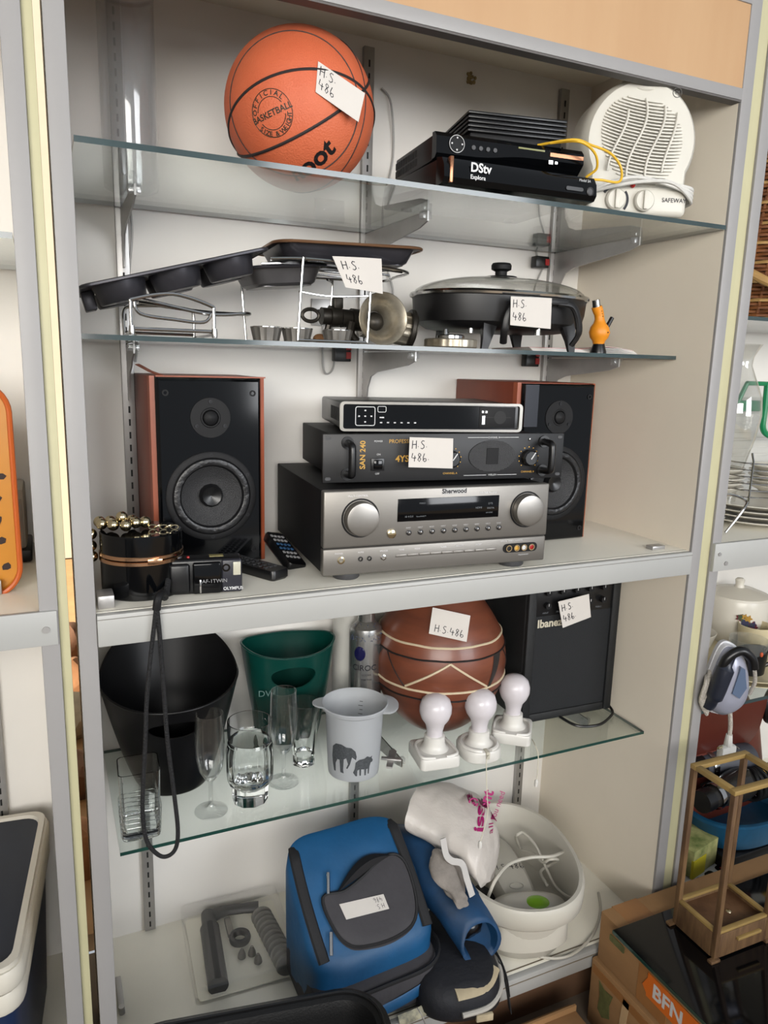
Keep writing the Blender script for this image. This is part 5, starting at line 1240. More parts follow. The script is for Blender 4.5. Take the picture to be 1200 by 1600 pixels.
# ---- foot spa tub
sc_, rz_ = Vector((.888, .168, ZB)), -16
fs = thing('foot_spa', 'cream oval foot spa tub with lime green buttons', 'foot spa', sc_, rz_)
M_tub = mat('cream_abs', (214, 209, 196), .38, var=.05, scale=10)
b = MB(); rs = []
for a, d, z in ((.108, .150, .006), (.118, .160, .012), (.128, .172, .06), (.134, .180, .108), (.146, .196, .110), (.151, .203, .118), (.152, .204, .152), (.147, .199, .161), (.139, .191, .161), (.133, .185, .152), (.124, .174, .08), (.112, .160, .040)):
    rs.append(sring(0, 0, z, a, d, 2.25, 72))
b.rings(rs); b.build('tub', M_tub, fs, ang=50)
b = MB(); rs = []
for w_, z in ((.052, .040), (.050, .07), (.044, .092), (.036, .100), (.01, .102)):
    rs.append([(x, y, z) for x, y, q in sring(0, .01, 0, w_, .15*min(1, w_/.052+.1), 2.6, 40)])
b.rings(rs); b.build('foot_divider', M_tub, fs)
b = MB(); b.rings([[(x, y-.0, z) for x, y, q in sring(0, -.125, 0, a, d, 2.2, 36)] for a, d, z in ((.092, .050, .04), (.090, .048, .100), (.082, .042, .118), (.05, .03, .125), (.005, .004, .127))]); b.build('control_hump', M_tub, fs, ang=60)
M_lime = mat('lime_plastic', (136, 190, 44), .25)
b = MB(); b.sphere((.018, -.128, .122), .026, 24, 12, (1.15, .9, .32)); b.build('green_button', M_lime, fs)
b = MB(); b.sphere((-.012, .110, .102), .017, 20, 10, (1.1, .9, .5)); b.build('green_button', M_lime, fs)
b = MB(); b.tube([(0+.016*cos(a), -.045+.010*sin(a), .1025) for a in [2*pi*k/24 for k in range(24)]], .0012, 6, closed=True); b.build('logo_ring', mat('grey_emboss', (180, 176, 164), .5), fs)
b = MB(); handwrite(b, 'H.S.486', .018, -.035, .012, .1035, .0009); b.build('handwriting', M_ink, fs)
b = MB(); b.sphere((.805, .105, ZB+.011), .026, 20, 10, (1, 1, .42)); b.build('green_foot', M_lime, fs, True)
b = MB(); b.box(-.157+.012, -.157+.014, -.02, .02, .02, .13)
iv = XF[fs.name].inverted()
def tubw(pts, r=.0034, n=8): 
    b = MB(); b.tube(smooth_path([Vector((p[0]*.97, p[1]*.9, p[2]-.036)) for p in pts], n), r, 8); b.build('power_cord', M_tub, fs)
tubw([(.075, .14, .10), (.05, .12, .15), (.045, .10, .172), (.062, .10, .176), (.082, .06, .165), (.098, .02, .13), (.105, -.03, .115), (.112, -.08, .125), (.118, -.11, .14)])
tubw([(.06, .10, .13), (.075, .05, .15), (.08, .0, .16), (.09, -.02, .18), (.115, -.01, .17), (.112, .03, .13), (.085, .02, .12), (.078, -.045, .13)])
wp_ = [aty(880, 1330, .10), aty(865, 1338, .06), aty(830, 1342, .02), aty(795, 1348, -.04), aty(775, 1368, -.09), aty(766, 1390, -.104), aty(758, 1412, -.100), aty(757, 1435, -.06)]
b = MB(); b.tube(smooth_path([atz(883, 1330, -.765), atz(862, 1338, -.75), atz(828, 1340, -.742), atz(796, 1350, -.735), atz(776, 1372, -.737), atz(764, 1398, -.77), atz(757, 1422, -.81)], 8), .0038, 8); b.build('power_cord', M_tub, fs, True)
b = MB(); b.tube(smooth_path([atz(757, 1422, -.81), atz(752, 1445, -.86), atz(765, 1455, -.885), atz(800, 1478, -.898), atz(850, 1496, -.899), atz(892, 1492, -.899), atz(925, 1462, -.899), atz(938, 1425, -.899), atz(935, 1395, -.899)], 8), .0032, 8); b.build('power_cord', M_tub, fs, True)
b = MB(); b.sphere((-.07, -.03, .06), .03, 14, 8, (1.1, 1.4, .6)); b.jitter(.006, 30, 3); o = b.build('dark_sock', M_blkm, None); o.location = sc_; o.rotation_euler.z = radians(rz_); tag(o, 'small black bundle inside the foot spa under the carrier bag', 'bundle')

# ---- carrier bag on the tub
pb = MB(); cps = [atz(648, 1250, -.63), atz(690, 1262, -.64), atz(735, 1290, -.66), atz(765, 1325, -.685), atz(782, 1352, -.715)]
cps[0] = aty(650, 1258, .26); cps[1] = aty(690, 1270, .235); cps[2] = aty(728, 1290, .195); cps[3] = aty(755, 1318, .15); cps[4] = aty(768, 1350, .115)
rs = []; cps = smooth_path(cps, 7); nn = len(cps)
for i, c in enumerate(cps):
    t = i/(nn-1); wv = .052+.042*sin(pi*min(1, .12+t*.75)); wu = .030+.026*sin(pi*min(1, .1+t*.8))
    if i == 0: wv *= .55; wu *= .5
    if i > nn-4: wv *= .9-.12*(i-nn+4); wu *= .85
    dn = Vector((.60, .52, .10)).normalized(); up_ = Vector((-.2, .1, 1)).normalized()
    rs.append([c + dn*(wv*cos(a)) + up_*(wu*sin(a)) for a in [2*pi*k/44 for k in range(44)]])
pb.rings(rs)
for v in pb.bm.verts:
    n1 = noise.noise(v.co*22); n2 = abs(noise.noise(v.co*48+Vector((5, 1, 2)))); v.co += Vector((.6, -.6, .8))*(n1*.006 - n2*.004)
M_bag = mat('thin_white_polythene', (222, 214, 206), .35, trans=.0, bump=.7, bscale=34)
cbg = thing('carrier_bag', 'crumpled white plastic carrier bag with magenta lettering on the foot spa', 'bag', (.78, .15, -.72))
pb.build('bag_film', M_bag, cbg, True, ang=50)
bag_ob = bpy.data.objects[cbg.children[0].name] if cbg.children else None
M_mag = mat('magenta_print', (178, 26, 112), .5)
from mathutils.bvhtree import BVHTree
bpy.context.view_layer.update()
bo = [o for o in COL.objects if o.name.startswith('bag_film')][0]
bv = BVHTree.FromPolygons([XF[cbg.name] @ v.co for v in bo.data.vertices], [tuple(q.vertices) for q in bo.data.polygons])
def drape(vf, px0, ang, sc):   # lay flat print on the film, seen from above the bag
    b = MB(); vs, fs_ = vf; a = radians(ang); out = []
    o0 = aty(px0[0], px0[1], .17); dirn = CF
    X = (CR*cos(a)+CU*sin(a)); Y = (-CR*sin(a)+CU*cos(a))
    for x, y, z in vs:
        p = o0 + X*x*sc + Y*y*sc - dirn*.4; h = bv.ray_cast(p, dirn, 2)
        out.append(b.v((h[0]-dirn*.003) if h[0] else (p+dirn*.4)))
    for q in fs_: b.f([out[i] for i in q])
    return b.build('lettering', M_mag, cbg, True, sharp=True)
drape(text('issent', 1, 'LEFT', .03), (752, 1291), 70, .036)
drape(text('all you need', 1, 'LEFT', .0), (768, 1297), 70, .019)
ringv = []; ringf = []
for k in range(25):
    a = radians(20+330*k/24)
    for r in (.8, 1.15): ringv.append((r*cos(a), r*sin(a), 0))
for k in range(24): ringf.append((2*k, 2*k+1, 2*k+3, 2*k+2))
drape((ringv, ringf), (740, 1254), 0, .0095)
drape(text('e', 1, 'CENTER', .05), (742, 1257), 60, .014)
# ================================================================ cabinet at the left edge
gt = thing('perforated_tray', 'orange plastic tray with dark giraffe-like holes leaning in the left cabinet', 'tray', (-.215, .12, .0145), 0)
M_ot = mat('orange_plastic', (226, 150, 34), .35, var=.12, scale=6)
b = MB(); b.M = front(0, 0, .155); pl = rrect(.236, .322, .045, 8); b.rings([[(x*k, y*k, z) for x, y in pl] for z, k in ((-.012, .97), (.006, 1), (.012, 1), (.012, .975), (.004, .965), (.002, .5), (.002, .01))]); b.build('tray_body', M_ot, gt)
b = MB(); b.M = front(0, 0, .155); b.tube([(x, y, .012) for x, y in rrect(.233, .319, .044, 8)], .004, 8, closed=True); b.build('rim', mat('orange_rim', (214, 104, 40), .4), gt)
rs_ = random.Random(3)
for i in range(7):
    for j in range(15):
        x = -.092+.031*i+rs_.uniform(-.006, .006)+(.012 if j % 2 else 0); y = .095-.0175*j+rs_.uniform(-.004, .004)
        if abs(x) > .102 or y < -.145: continue
        n = rs_.choice((5, 6, 7)); r = rs_.uniform(.0055, .0105); a0 = rs_.random()*6
        b = MB(); b.M = front(0, 0, .155); b.prism([(x+r*rs_.uniform(.75, 1.1)*cos(a0+2*pi*k/n), y+r*rs_.uniform(.75, 1.1)*.85*sin(a0+2*pi*k/n)) for k in range(n)], .0021, .0045); b.build('hole', mat('dark_brown_hole', (48, 24, 14), .6), gt)
b = MB(); b.box(-.02, .09, -.022, -.014, 0, .022, .002); b.build('foot_clip', M_steel, gt)
gx = thing('grey_casing', 'grey appliance casing with black foot behind the orange tray', 'casing', (-.17, .31, .0145), 0)
b = MB(); b.box(-.07, .078, -.02, .10, .022, .128, .006); b.build('casing', mat('warm_grey_plastic', (178, 172, 162), .5), gx)
b = MB(); b.box(.03, .074, -.024, -.019, .03, .11, .001); b.build('panel', mat('warm_grey_panel', (160, 154, 146), .5), gx)
b = MB(); b.box(-.07, .085, -.03, .10, 0, .022, .004); b.build('base', M_blk, gx)

cl = thing('cooler_box', 'navy cooler box with cream rimmed lid in the left cabinet', 'cooler', (-.290, .195, ZB), -6)
M_nav = mat('navy_plastic', (24, 34, 52), .5, var=.2, scale=8); M_crp = mat('cream_plastic', (228, 222, 208), .4, var=.05, scale=10)
b = MB(); b.rings([[(x*k, y*k, z) for x, y in rrect(.345, .405, .03)] for z, k in ((0, .9), (.01, .93), (.30, 1.0))]); b.build('body', mat('blue_plastic', (28, 46, 82), .5, var=.15, scale=9), cl)
for z0, z1, o_ in ((.298, .334, .0), (.337, .372, .004)):
    b = MB(); b.rings([[(x, y, z) for x, y in rrect(.362+o_+2*d, .422+o_+2*d, .034)] for d, z in ((-.02, z0), (-.002, z0+.002), (0, z0+.008), (0, z1-.008), (-.003, z1), (-.02, z1))]); b.build('lid_rim', M_crp, cl)
b = MB(); b.rings([[(x, y, z) for x, y in rrect(.330, .390, .026)] for z in (.366, .3735)]); b.build('lid_panel', M_nav, cl)
b = MB(); b.rings([[(x, y, z) for x, y in rrect(.352+2*d, .412+2*d, .028)] for d, z in ((0, .370), (0, .380), (-.010, .380), (-.012, .370))], True, False, False); b.build('lid_bead', M_crp, cl)

# ================================================================ cabinet at the right edge
# ---- wicker basket
bk = thing('wicker_basket', 'brown woven wicker basket on the upper glass shelf of the right cabinet', 'basket', (1.60, .24, .4885))
M_wk = mat('wicker', (150, 92, 46), .6, var=.45, scale=30, col2=(96, 52, 24)); M_wkl = mat('pale_cane', (202, 160, 98), .55, var=.2, scale=30)
def br(z): return .150+.075*min(1, z/.36)
NS = 34
b = MB(); b.lathe([(.149, 0.001), (.15, .008), (.0001, .009)], 40, cap1=False); b.build('base', M_wk, bk)
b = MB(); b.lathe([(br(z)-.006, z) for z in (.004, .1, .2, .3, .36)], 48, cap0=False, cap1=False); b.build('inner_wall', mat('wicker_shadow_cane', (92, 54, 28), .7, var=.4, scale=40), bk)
for s in range(NS):
    a = 2*pi*s/NS; b = MB(); b.tube([((br(z)-.001)*cos(a+.25*z/.36), (br(z)-.001)*sin(a+.25*z/.36), z) for z in [.36*k/8 for k in range(9)]], .0035, 6); b.build('stake', M_wk, bk)
for k in range(44):
    z = .006+.0082*k
    b = MB(); b.tube([((br(z)+.0045*(1 if (s+k) % 2 else -1)*cos(pi*q))*cos(2*pi*(s+q)/NS+.25*z/.36), (br(z)+.0045*(1 if (s+k) % 2 else -1)*cos(pi*q))*sin(2*pi*(s+q)/NS+.25*z/.36), z) for s in range(NS) for q in (0, .5)], .0040, 5, closed=True); b.build('weave_strand', M_wk if k % 5 else M_wkl, bk)
b = MB(); b.tube(smooth_path([(-.205, -.095, .11), (-.17, -.150, .075), (-.11, -.198, .06), (-.05, -.222, .09), (-.03, -.226, .15)], 6), .010, 10); b.build('handle', M_wkl, bk)
b = MB(); b.tube([(br(.36)*cos(a), br(.36)*sin(a), .365) for a in [2*pi*k/40 for k in range(40)]], .011, 8, closed=True); b.build('rim', M_wk, bk)

# ---- crockery on the main shelf
ZR = .0125
lp = thing('lamp_chimney', 'clear glass oil lamp chimney with flared top in the right cabinet', 'lamp glass', (1.487, .200, ZR))
b = MB(); b.lathe([(.024, 0), (.024, .08), (.034, .13), (.052, .20), (.060, .255), (.056, .30), (.036, .35), (.026, .375), (.028, .395), (.044, .425), (.043, .425), (.027, .396), (.025, .375), (.035, .35), (.055, .30), (.059, .255), (.051, .20), (.033, .13), (.023, .08), (.023, 0)], 44, cap0=False, cap1=False); b.build('chimney_glass', thin_glass('chimney_glass', (.96, .96, .95), .08), lp)
gr = thing('green_rack', 'green plastic stacking rack behind the lamp chimney', 'rack', (1.75, .33, ZR))
M_gp = mat('green_plastic', (22, 140, 88), .35)
def gx_(u, v, y): return aty(u, v, y)
b = MB(); b.tube(smooth_path([gx_(1148, 640, .33), gx_(1166, 602, .33), gx_(1172, 599, .33), gx_(1225, 601, .33)], 5), .006, 8); b.build('top_bar', M_gp, gr, True)
b = MB(); b.tube(smooth_path([gx_(1199, 600, .33), gx_(1195, 640, .33), gx_(1192, 668, .33), gx_(1200, 680, .33), gx_(1220, 684, .33)], 5), .008, 8); b.build('side_loop', M_gp, gr, True)
q = gx_(1172, 634, .38); b = MB(); b.cbox(q, (.10, .02, .030), .004); b.build('cross_bar', M_gp, gr, True)
b = MB(); b.tube([(1.95, .33, ZR), (1.95, .33, .26)], .01, 8); b.build('post', M_gp, gr, True)
wd_ = thing('ribbed_board', 'white ribbed plastic board standing behind the plates', 'board', (1.78, .395, ZR))
b = MB(); b.box(-.27, .3, 0, .012, 0, .29); b.build('board', M_white, wd_)
for k in range(12): MB().box(-.27, .3, -.003, .001, .015+.023*k, .031+.023*k, .001).build('rib', M_white, wd_)
M_pl_ = mat('cream_porcelain', (244, 238, 224), .25, var=.04, scale=8)
def plate(label, loc, r, group, m=M_pl_):
    o = MB().lathe([(r*.55, 0), (r*.6, .003), (r*.96, .014), (r, .0165), (r*.99, .018), (r*.94, .0165), (r*.62, .006), (.0001, .005)], 56, cap1=False).build('plate', m, ang=50); o.location = loc; return tag(o, label, 'plate', group)
for k, lab in enumerate(('bottom dinner plate of the wide stack in the right cabinet', 'second dinner plate up in the wide stack', 'third dinner plate up in the wide stack', 'top dinner plate of the wide stack, under the wire rack')):
    plate(lab, (1.535+.004*(k % 2), .150, ZR+.0125*k), .145, 'wide plate stack')
ow = ['lowest', 'second', 'third', 'fourth', 'top']
for k in range(5): plate('%s saucer of the small stack near the right cabinet post' % ow[k], (1.475, .225, ZR+.062+.0115*k), .066, 'small saucer stack')
for k in range(5): plate('%s saucer of the stack at the right picture edge' % ow[k], (1.655, .200, ZR+.060+.0125*k), .062, 'right saucer stack')
wr = thing('dish_rack', 'thin chrome wire dish rack standing over the plates', 'rack', (1.55, .14, ZR+.05))
for k in range(6):
    z = ZR+.070+.016*k; MB().tube(smooth_path([(1.435, .20, z+.002), (1.445, .105, z), (1.60, .075, z-.004), (1.75, .10, z-.008)], 5), .0016, 6).build('rail_wire', M_chrome, wr, True)
for p0 in ((1.447, .10), (1.545, .082), (1.64, .08)):
    MB().tube([(p0[0], p0[1], ZR+.055), (p0[0], p0[1]-.001, ZR+.155), (p0[0]-.002, p0[1]+.004, ZR+.175)], .0024, 6).build('upright_wire', M_chrome, wr, True)
MB().tube(smooth_path([(1.33, .055, ZR+.004), (1.372, .050, ZR+.055), (1.390, .060, ZR+.072), (1.375, .085, ZR+.082), (1.345, .10, ZR+.08)], 6), .0032, 8).build('end_loop', M_chrome, wr, True)

# ---- crockery on the lower glass shelf
ZG = -.4185
for k, lab in enumerate(('lower cream serving plate under the mugs', 'upper cream serving plate under the mugs')):
    plate(lab, (1.625, .200, ZG+.012*k), .150, 'cream serving plates', mat('butter_cream_glaze', (228, 214, 176), .3))
tp = thing('lidded_pot', 'white lidded pot with a floral spray on the lower shelf of the right cabinet', 'pot', (1.745, .335, ZG))
b = MB(); b.lathe([(.055, 0), (.060, .004), (.078, .05), (.086, .10), (.086, .158), (.084, .162), (.080, .160)], 48); b.build('body', M_pl_, tp)
b = MB(); b.lathe([(.083, .160), (.082, .166), (.05, .178), (.014, .184), (.011, .192), (.013, .205), (.009, .210), (.0001, .211)], 48, cap1=False); b.build('lid', M_pl_, tp)
b = MB(); b.tube(smooth_path([(.08, -.01, .13), (.115, -.02, .135), (.12, -.02, .09), (.085, -.01, .06)], 5), .007, 8); b.build('handle', M_pl_, tp)
aT = math.atan2(CAM.y-.335, CAM.x-1.745)
for k in range(16):
    a = aT+.1+.55*rs_.random(); z = .075+.05*rs_.random(); c = [(196, 150, 60), (120, 44, 56), (70, 90, 60), (60, 60, 90)][k % 4]
    R_ = .079+(z-.05)*.13+.001; b = MB(); n = Vector((cos(a), sin(a), 0)); t_ = Vector((-sin(a), cos(a), 0)); r = .006+.006*rs_.random()
    b.M = frame((R_*n.x, R_*n.y, z), t_, (0, 0, 1)); b.prism([(r*(1+.35*cos(5*q))*cos(q), r*(1+.35*cos(5*q))*sin(q)) for q in [2*pi*j/20 for j in range(20)]], 0, .0012); b.build('painted_flower', mat('flower_%d' % (k % 4), c, .4), tp)
bw = MB(); bw.lathe([(.03, 0), (.034, .003), (.055, .04), (.066, .075), (.0645, .076), (.05, .04), (.03, .008), (.0001, .006)], 44, cap1=False); o = bw.build('bowl', M_pl_, ang=50); o.location = (1.575, .335, ZG); tag(o, 'plain white bowl left of the lidded pot', 'bowl')
mg_ = thing('cream_mug', 'plain cream mug behind the glass coffee cup', 'mug', (1.705, .235, ZG+.030))
b = MB(); b.lathe([(.036, 0), (.040, .003), (.045, .078), (.0435, .079), (.038, .006), (.0001, .005)], 40, cap1=False); b.build('cup', MATS['butter_cream_glaze'], mg_)
b = MB(); b.tube(smooth_path([(.042, 0, .065), (.068, 0, .062), (.068, 0, .03), (.04, 0, .018)], 5), .005, 8); b.build('handle', MATS['butter_cream_glaze'], mg_)
gm = thing('glass_mug', 'glass coffee cup with black lower half and black handle', 'mug', (1.575, .150, ZG+.030))
b = MB(); b.lathe([(.043, .0), (.046, .06), (.048, .086), (.0465, .086), (.0445, .06), (.0415, .004)], 44); b.build('glass_cup', thin_glass('cup_glass', (.93, .93, .92), .08, 0, .05), gm)
b = MB(); rs = []
for i in range(6):
    rs.append([((.0436+.0035*z/.06+.0006)*cos(a), (.0436+.0035*z/.06+.0006)*sin(a), z) for a, z in [(2*pi*k/44, (.050+.014*cos(2*pi*k/44+.6))*i/5) for k in range(44)]])
b.rings(rs, True, True, False); b.build('black_sleeve', M_blk, gm)
b = MB(); b.tube(smooth_path([(.044, -.012, .055), (.07, -.03, .064), (.082, -.036, .050), (.068, -.032, .028), (.046, -.018, .012)], 6), .0055, 8); b.build('handle', M_blk, gm)
b = MB(); aG = math.atan2(CAM.y-.15, CAM.x-1.575)+.75; b.sphere((.0475*cos(aG), .0475*sin(aG), .060), .008, 12, 8, (.5, .5, .8)); b.build('orange_motif', mat('orange_motif', (214, 92, 50), .5), gm)

# ---- travel iron hanging by the post
ir = thing('steam_iron', 'silver and black clothes iron hanging by a braided cord on the cabinet post', 'iron', (1.305, -.03, -.30))
ex = Vector((.93, -.30, -.1)).normalized(); ez = Vector((-.05, -.05, 1)).normalized()
b = MB(); FI = frame((1.296, -.020, -.300), ex, ez); b.M = FI
def iron_ring(k, z, dy=0):
    pts = [(-.030, .078), (-.040, .03), (-.042, -.03), (-.030, -.066), (.0, -.082), (.034, -.066), (.048, -.03), (.040, .02), (.018, .064), (-.008, .082)]
    return [(q.x*k, q.y*k+dy, z) for q in smooth_path([(x, y, 0) for x, y in pts], 4, True)]
b.rings([iron_ring(1.05, -.014), iron_ring(1.06, -.004), iron_ring(1.02, -.003), iron_ring(1.0, .008)]); b.build('soleplate', mat('white_rim_plastic', (220, 220, 224), .35), ir, True)
b = MB(); b.M = FI; b.rings([iron_ring(.98, .007), iron_ring(.93, .022), iron_ring(.75, .036), iron_ring(.4, .042), iron_ring(.03, .043)]); b.build('shell', mat('pearl_grey_plastic', (172, 174, 190), .3, .2), ir, True, ang=60)
b = MB(); b.M = FI; b.tube(smooth_path([(-.034, .02, .026), (-.032, .060, .030), (-.006, .084, .032), (.022, .070, .034), (.034, .046, .034)], 6), .0105, 12); b.build('handle', M_blk, ir, True)
b = MB(); b.M = FI; b.tube(smooth_path([(-.022, .068, .026), (-.030, .02, .030), (-.032, -.03, .024), (-.034, -.06, .012)], 6), [.012]*4+[.019]*9+[.015]*6, 12); b.build('dark_side', mat('blue_black_plastic', (38, 42, 54), .3), ir, True)
b = MB(); b.M = FI; b.rings([[(x, y, z) for x, y in ((-.008, -.012), (.012, -.022), (.022, .004), (.006, .048), (-.004, .052))] for z in (.034, .046)]); b.build('water_window', mat('smoke_blue_window', (96, 112, 138), .12), ir, True)
b = MB(); b.M = FI; b.box(-.036, -.026, -.036, -.016, .018, .034, .003); b.build('red_accent', mat('crimson_accent', (170, 40, 70), .35), ir, True)
M_braid = mat('braided_white_cord', (212, 204, 192), .7, var=.35, scale=260, bump=.7, bscale=360)
for k in range(3):
    b = MB(); b.M = FI; b.tube(smooth_path([(-.034-.005*k, .03-.012*k, -.006), (-.044-.007*k, -.005, .012+.004*k), (-.046-.005*k, -.05, .016), (-.026, -.080-.003*k, .006)], 6), .0042, 8); b.build('wound_cord', M_braid, ir, True)
b = MB(); b.M = FI; b.tube(smooth_path([(.030, .046, .044), (.044, .015, .036), (.050, -.02, .022)], 6), .0042, 8); b.build('wound_cord', M_braid, ir, True)
b = MB(); b.tube(smooth_path([(1.305, -.035, -.375), (1.312, -.035, -.41), (1.314, -.033, -.445)], 5), .0048, 8); b.build('hanging_cord', M_braid, ir, True)
b = MB(); b.tube([(1.314, -.033, -.430), (1.314, -.033, -.458)], [.007, .010], 10); b.cbox((1.312, -.033, -.474), (.046, .020, .036), .007); b.build('mains_plug', mat('white_plug', (224, 222, 216), .4), ir, True)
for dx in (-.012, .012): MB().tube([(1.294, -.034, -.468+dx), (1.280, -.036, -.468+dx)], .003, 8).build('plug_pin', M_gold, ir, True)

# ---- lower compartment of the right cabinet
lb = thing('leather_bag', 'reddish brown leather bag slumped in the lower right cabinet', 'bag', (1.60, .30, ZB))
M_lth = mat('chestnut_leather', (118, 52, 38), .42, var=.3, scale=7, bump=.35, bscale=30)
b = MB(); rs = []
for z, a, d, cy in ((0, .21, .10, 0), (.03, .225, .11, 0), (.15, .22, .10, -.005), (.28, .20, .08, .0), (.38, .17, .05, .015), (.41, .16, .035, .02), (.415, .02, .01, .02)): rs.append(sring(0, cy, z, a, d, 3.2, 56))
b.rings(rs); b.jitter(.012, 9, 5); b.build('body', M_lth, lb, ang=70)
b = MB(); b.rings([[(x, -.118+.10*t*t+dz, .40-.26*t) for x, dz in ((-.18+.02*t, 0), (.12, 0), (.12, .006), (-.18+.02*t, .006))] for t in [k/8 for k in range(9)]]); b.jitter(.004, 12, 2); b.build('flap', mat('dark_chestnut_leather', (104, 44, 32), .4, var=.25, scale=8), lb)
b = MB(); b.tube(smooth_path([(-.02, -.09, .30), (.02, -.105, .27), (.05, -.11, .25)], 4), .0025, 6); b.build('zip_pull', M_chrome, lb)
b = MB(); b.tube(smooth_path([(-.10, -.12, .18), (-.02, -.15, .21), (.10, -.14, .17), (.16, -.13, .10)], 6), .006, 8); b.build('strap', M_blkm, lb)
hs = thing('black_headset', 'black headset with reddish ear pads hanging on the leather bag', 'headset', (1.79, .25, -.60))
b = MB(); b.tube([(1.775+.045*cos(a), .20+.01*cos(a), -.54+.05*sin(a)) for a in [2*pi*k/24 for k in range(24)]], .012, 8, closed=True); b.build('band', M_blk, hs, True)
b = MB(); b.sphere((1.80, .195, -.53), .028, 14, 8, (1, .5, .8)); b.build('ear_pad', mat('brick_red_pad', (150, 70, 50), .6), hs, True)

bs_ = thing('blue_basin', 'blue plastic basin holding hair dryers and cables in the lower right cabinet', 'basin', (1.62, .150, ZB+.055))
M_bsn = mat('petrol_blue_plastic', (26, 88, 124), .4, var=.25, scale=40)
b = MB(); rs = []
for a, d, z in ((.15, .095, 0), (.155, .10, .004), (.18, .115, .075), (.188, .121, .078), (.188, .121, .086), (.176, .112, .086), (.15, .095, .010)): rs.append(sring(0, 0, z, a, d, 2.6, 56))
b.rings(rs); b.build('tub', M_bsn, bs_)
bb = thing('black_box', 'low black box under the blue basin', 'box', (1.62, .150, ZB)); MB().box(-.15, .17, -.10, .10, 0, .053, .006).build('body', M_blk, bb); MB().box(-.10, .02, -.104, -.098, .015, .022).build('label_strip', M_grey, bb)
def dryer(label, p, rz, m, dz):
    t = thing('hair_dryer', label, 'hair dryer', p, rz)
    b = MB(); b.M = frame((0, 0, 0), (0, 1, 0), (0, 0, 1)); b.lathe([(.026, -.10), (.030, -.06), (.040, 0), (.044, .04), (.040, .075), (.025, .088), (.0001, .09)], 32, cap1=False); b.build('barrel', m, t)
    b = MB(); b.M = frame((0, 0, 0), (0, 1, 0), (0, 0, 1)); b.lathe([(.0285, -.118), (.030, -.10), (.030, -.088)], 32); b.build('nozzle', M_blk, t)
    b = MB(); b.M = frame((0, 0, 0), (0, 1, 0), (0, 0, 1)); b.lathe([(.0335, -.07), (.0345, -.066), (.0345, -.058), (.0340, -.054)], 32, cap0=False, cap1=False); b.build('chrome_band', M_chrome, t)
    b = MB(); b.tube(smooth_path([(.03, .0, -.02), (.05, .04, -.03), (.055, .10, -.03)], 5), .016, 10); b.build('handle', m, t)
    return t
dryer('black and chrome hair dryer lying across the blue basin', (1.55, .135, ZB+.185), 8, mat('glossy_smoke', (52, 50, 48), .15, .3), 0)
dryer('grey hair dryer at the back of the blue basin', (1.62, .205, ZB+.215), -6, mat('slate_plastic', (74, 76, 84), .5), 0)
cw = thing('cable_bundle', 'wound black cable bundle in the right part of the blue basin', 'cable', (1.68, .13, ZB+.14))
for k in range(9): MB().tube([(-.05+.013*k+.006*sin(a*2+k), .03*cos(a), .042+.042*sin(a)) for a in [2*pi*q/24 for q in range(24)]], .0055, 8, closed=True).build('cable_turn', M_blkm, cw)
b = MB(); b.tube(smooth_path([(1.67, .13, ZB+.215), (1.70, .11, ZB+.235), (1.76, .12, ZB+.235), (1.82, .16, ZB+.22)], 5), .009, 8); o = b.build('yellow_cable', M_yel); tag(o, 'thick yellow cable over the black cables in the basin', 'cable')
fb = thing('printed_box', 'yellow green floral printed box beside the cabinet post', 'box', (1.405, .125, ZB+.022), 12)
M_fp = mat('floral_print', (212, 206, 140), .6, var=1, scale=16, col2=(84, 104, 44))
MB().box(-.055, .055, -.055, .08, 0, .075, .002).build('carton', M_fp, fb); MB().box(-.056, .0, -.0565, -.05, .0, .05).build('yellow_panel', mat('lemon_panel', (214, 200, 40), .6), fb)
es = thing('power_strip', 'white extension power strip with black sockets under the floral box', 'power strip', (1.43, .07, ZB), 10)
b = MB(); b.prism([(x, y) for x, y in rrect(.24, .07, .012)], 0, .020); b.build('body', M_white, es)
for k in range(4):
    b = MB(); b.M = Matrix.Translation((-.055+.046*k, -.012, .020)); b.prism(rrect(.030, .022, .009), 0, .0012); so_ = b.build('socket', M_blk, es)
    b = MB(); b.M = Matrix.Translation((-.055+.046*k, -.012, .021)); b.prism(rrect(.006, .004, .001), 0, .0008); b.build('red_contact', M_red, so_)

# ================================================================ in front of the cabinets
ZP = -.79
def carton(name, label, x0, x1, y0, y1, z0, z1, rz=0):
    cx, cy = (x0+x1)/2, (y0+y1)/2; t = thing(name, label, 'box', (cx, cy, z0), rz); b = MB(); h = z1-z0
    b.box(x0-cx, x1-cx, y0-cy, y1-cy, 0, h, .004); b.jitter(.002, 12, x0); b.build('carton', M_card, t)
    return t, cx, cy, h
t, cx, cy, h = carton('cardboard_box', 'worn cardboard box directly under the black glass tabletop', 1.000, 1.52, -.62, -.018, -.913, -.797)
MB().box(1.03-cx, 1.10-cx, -.62-cy-.001, -.018-cy+.001, h-.002, h+.0008).build('packing_tape', M_cardt, t)
MB().box(.9985-cx, 1.0-cx+.002, -.22-cy, -.14-cy, .005, h-.004).build('packing_tape', M_cardt, t)
b = MB(); b.M = frame((.9978-cx, -.155-cy, .040), (0, -1, 0), (0, 0, 1)); b.prism([(0, .012), (.012, 0), (.012, -.006), (.19, -.006), (.19, .048), (.012, .048), (.012, .036)], 0, .0012); lab = b.build('orange_label', mat('orange_sticker', (232, 118, 40), .4), t)
wtext('BFN', .044, frame((.9964-cx, -.182-cy, .046), (0, -1, 0), (0, 0, 1)), bold=.03, parent=lab)
b = MB(); b.M = frame((.998-cx, -.075-cy, .06), (0, -1, 0), (0, 0, 1)); b.prism(rrect(.045, .016, .004, 5, 0, .02), 0, .0008); b.build('green_sticker', mat('olive_sticker', (120, 120, 72), .6, var=.5, scale=50), t)
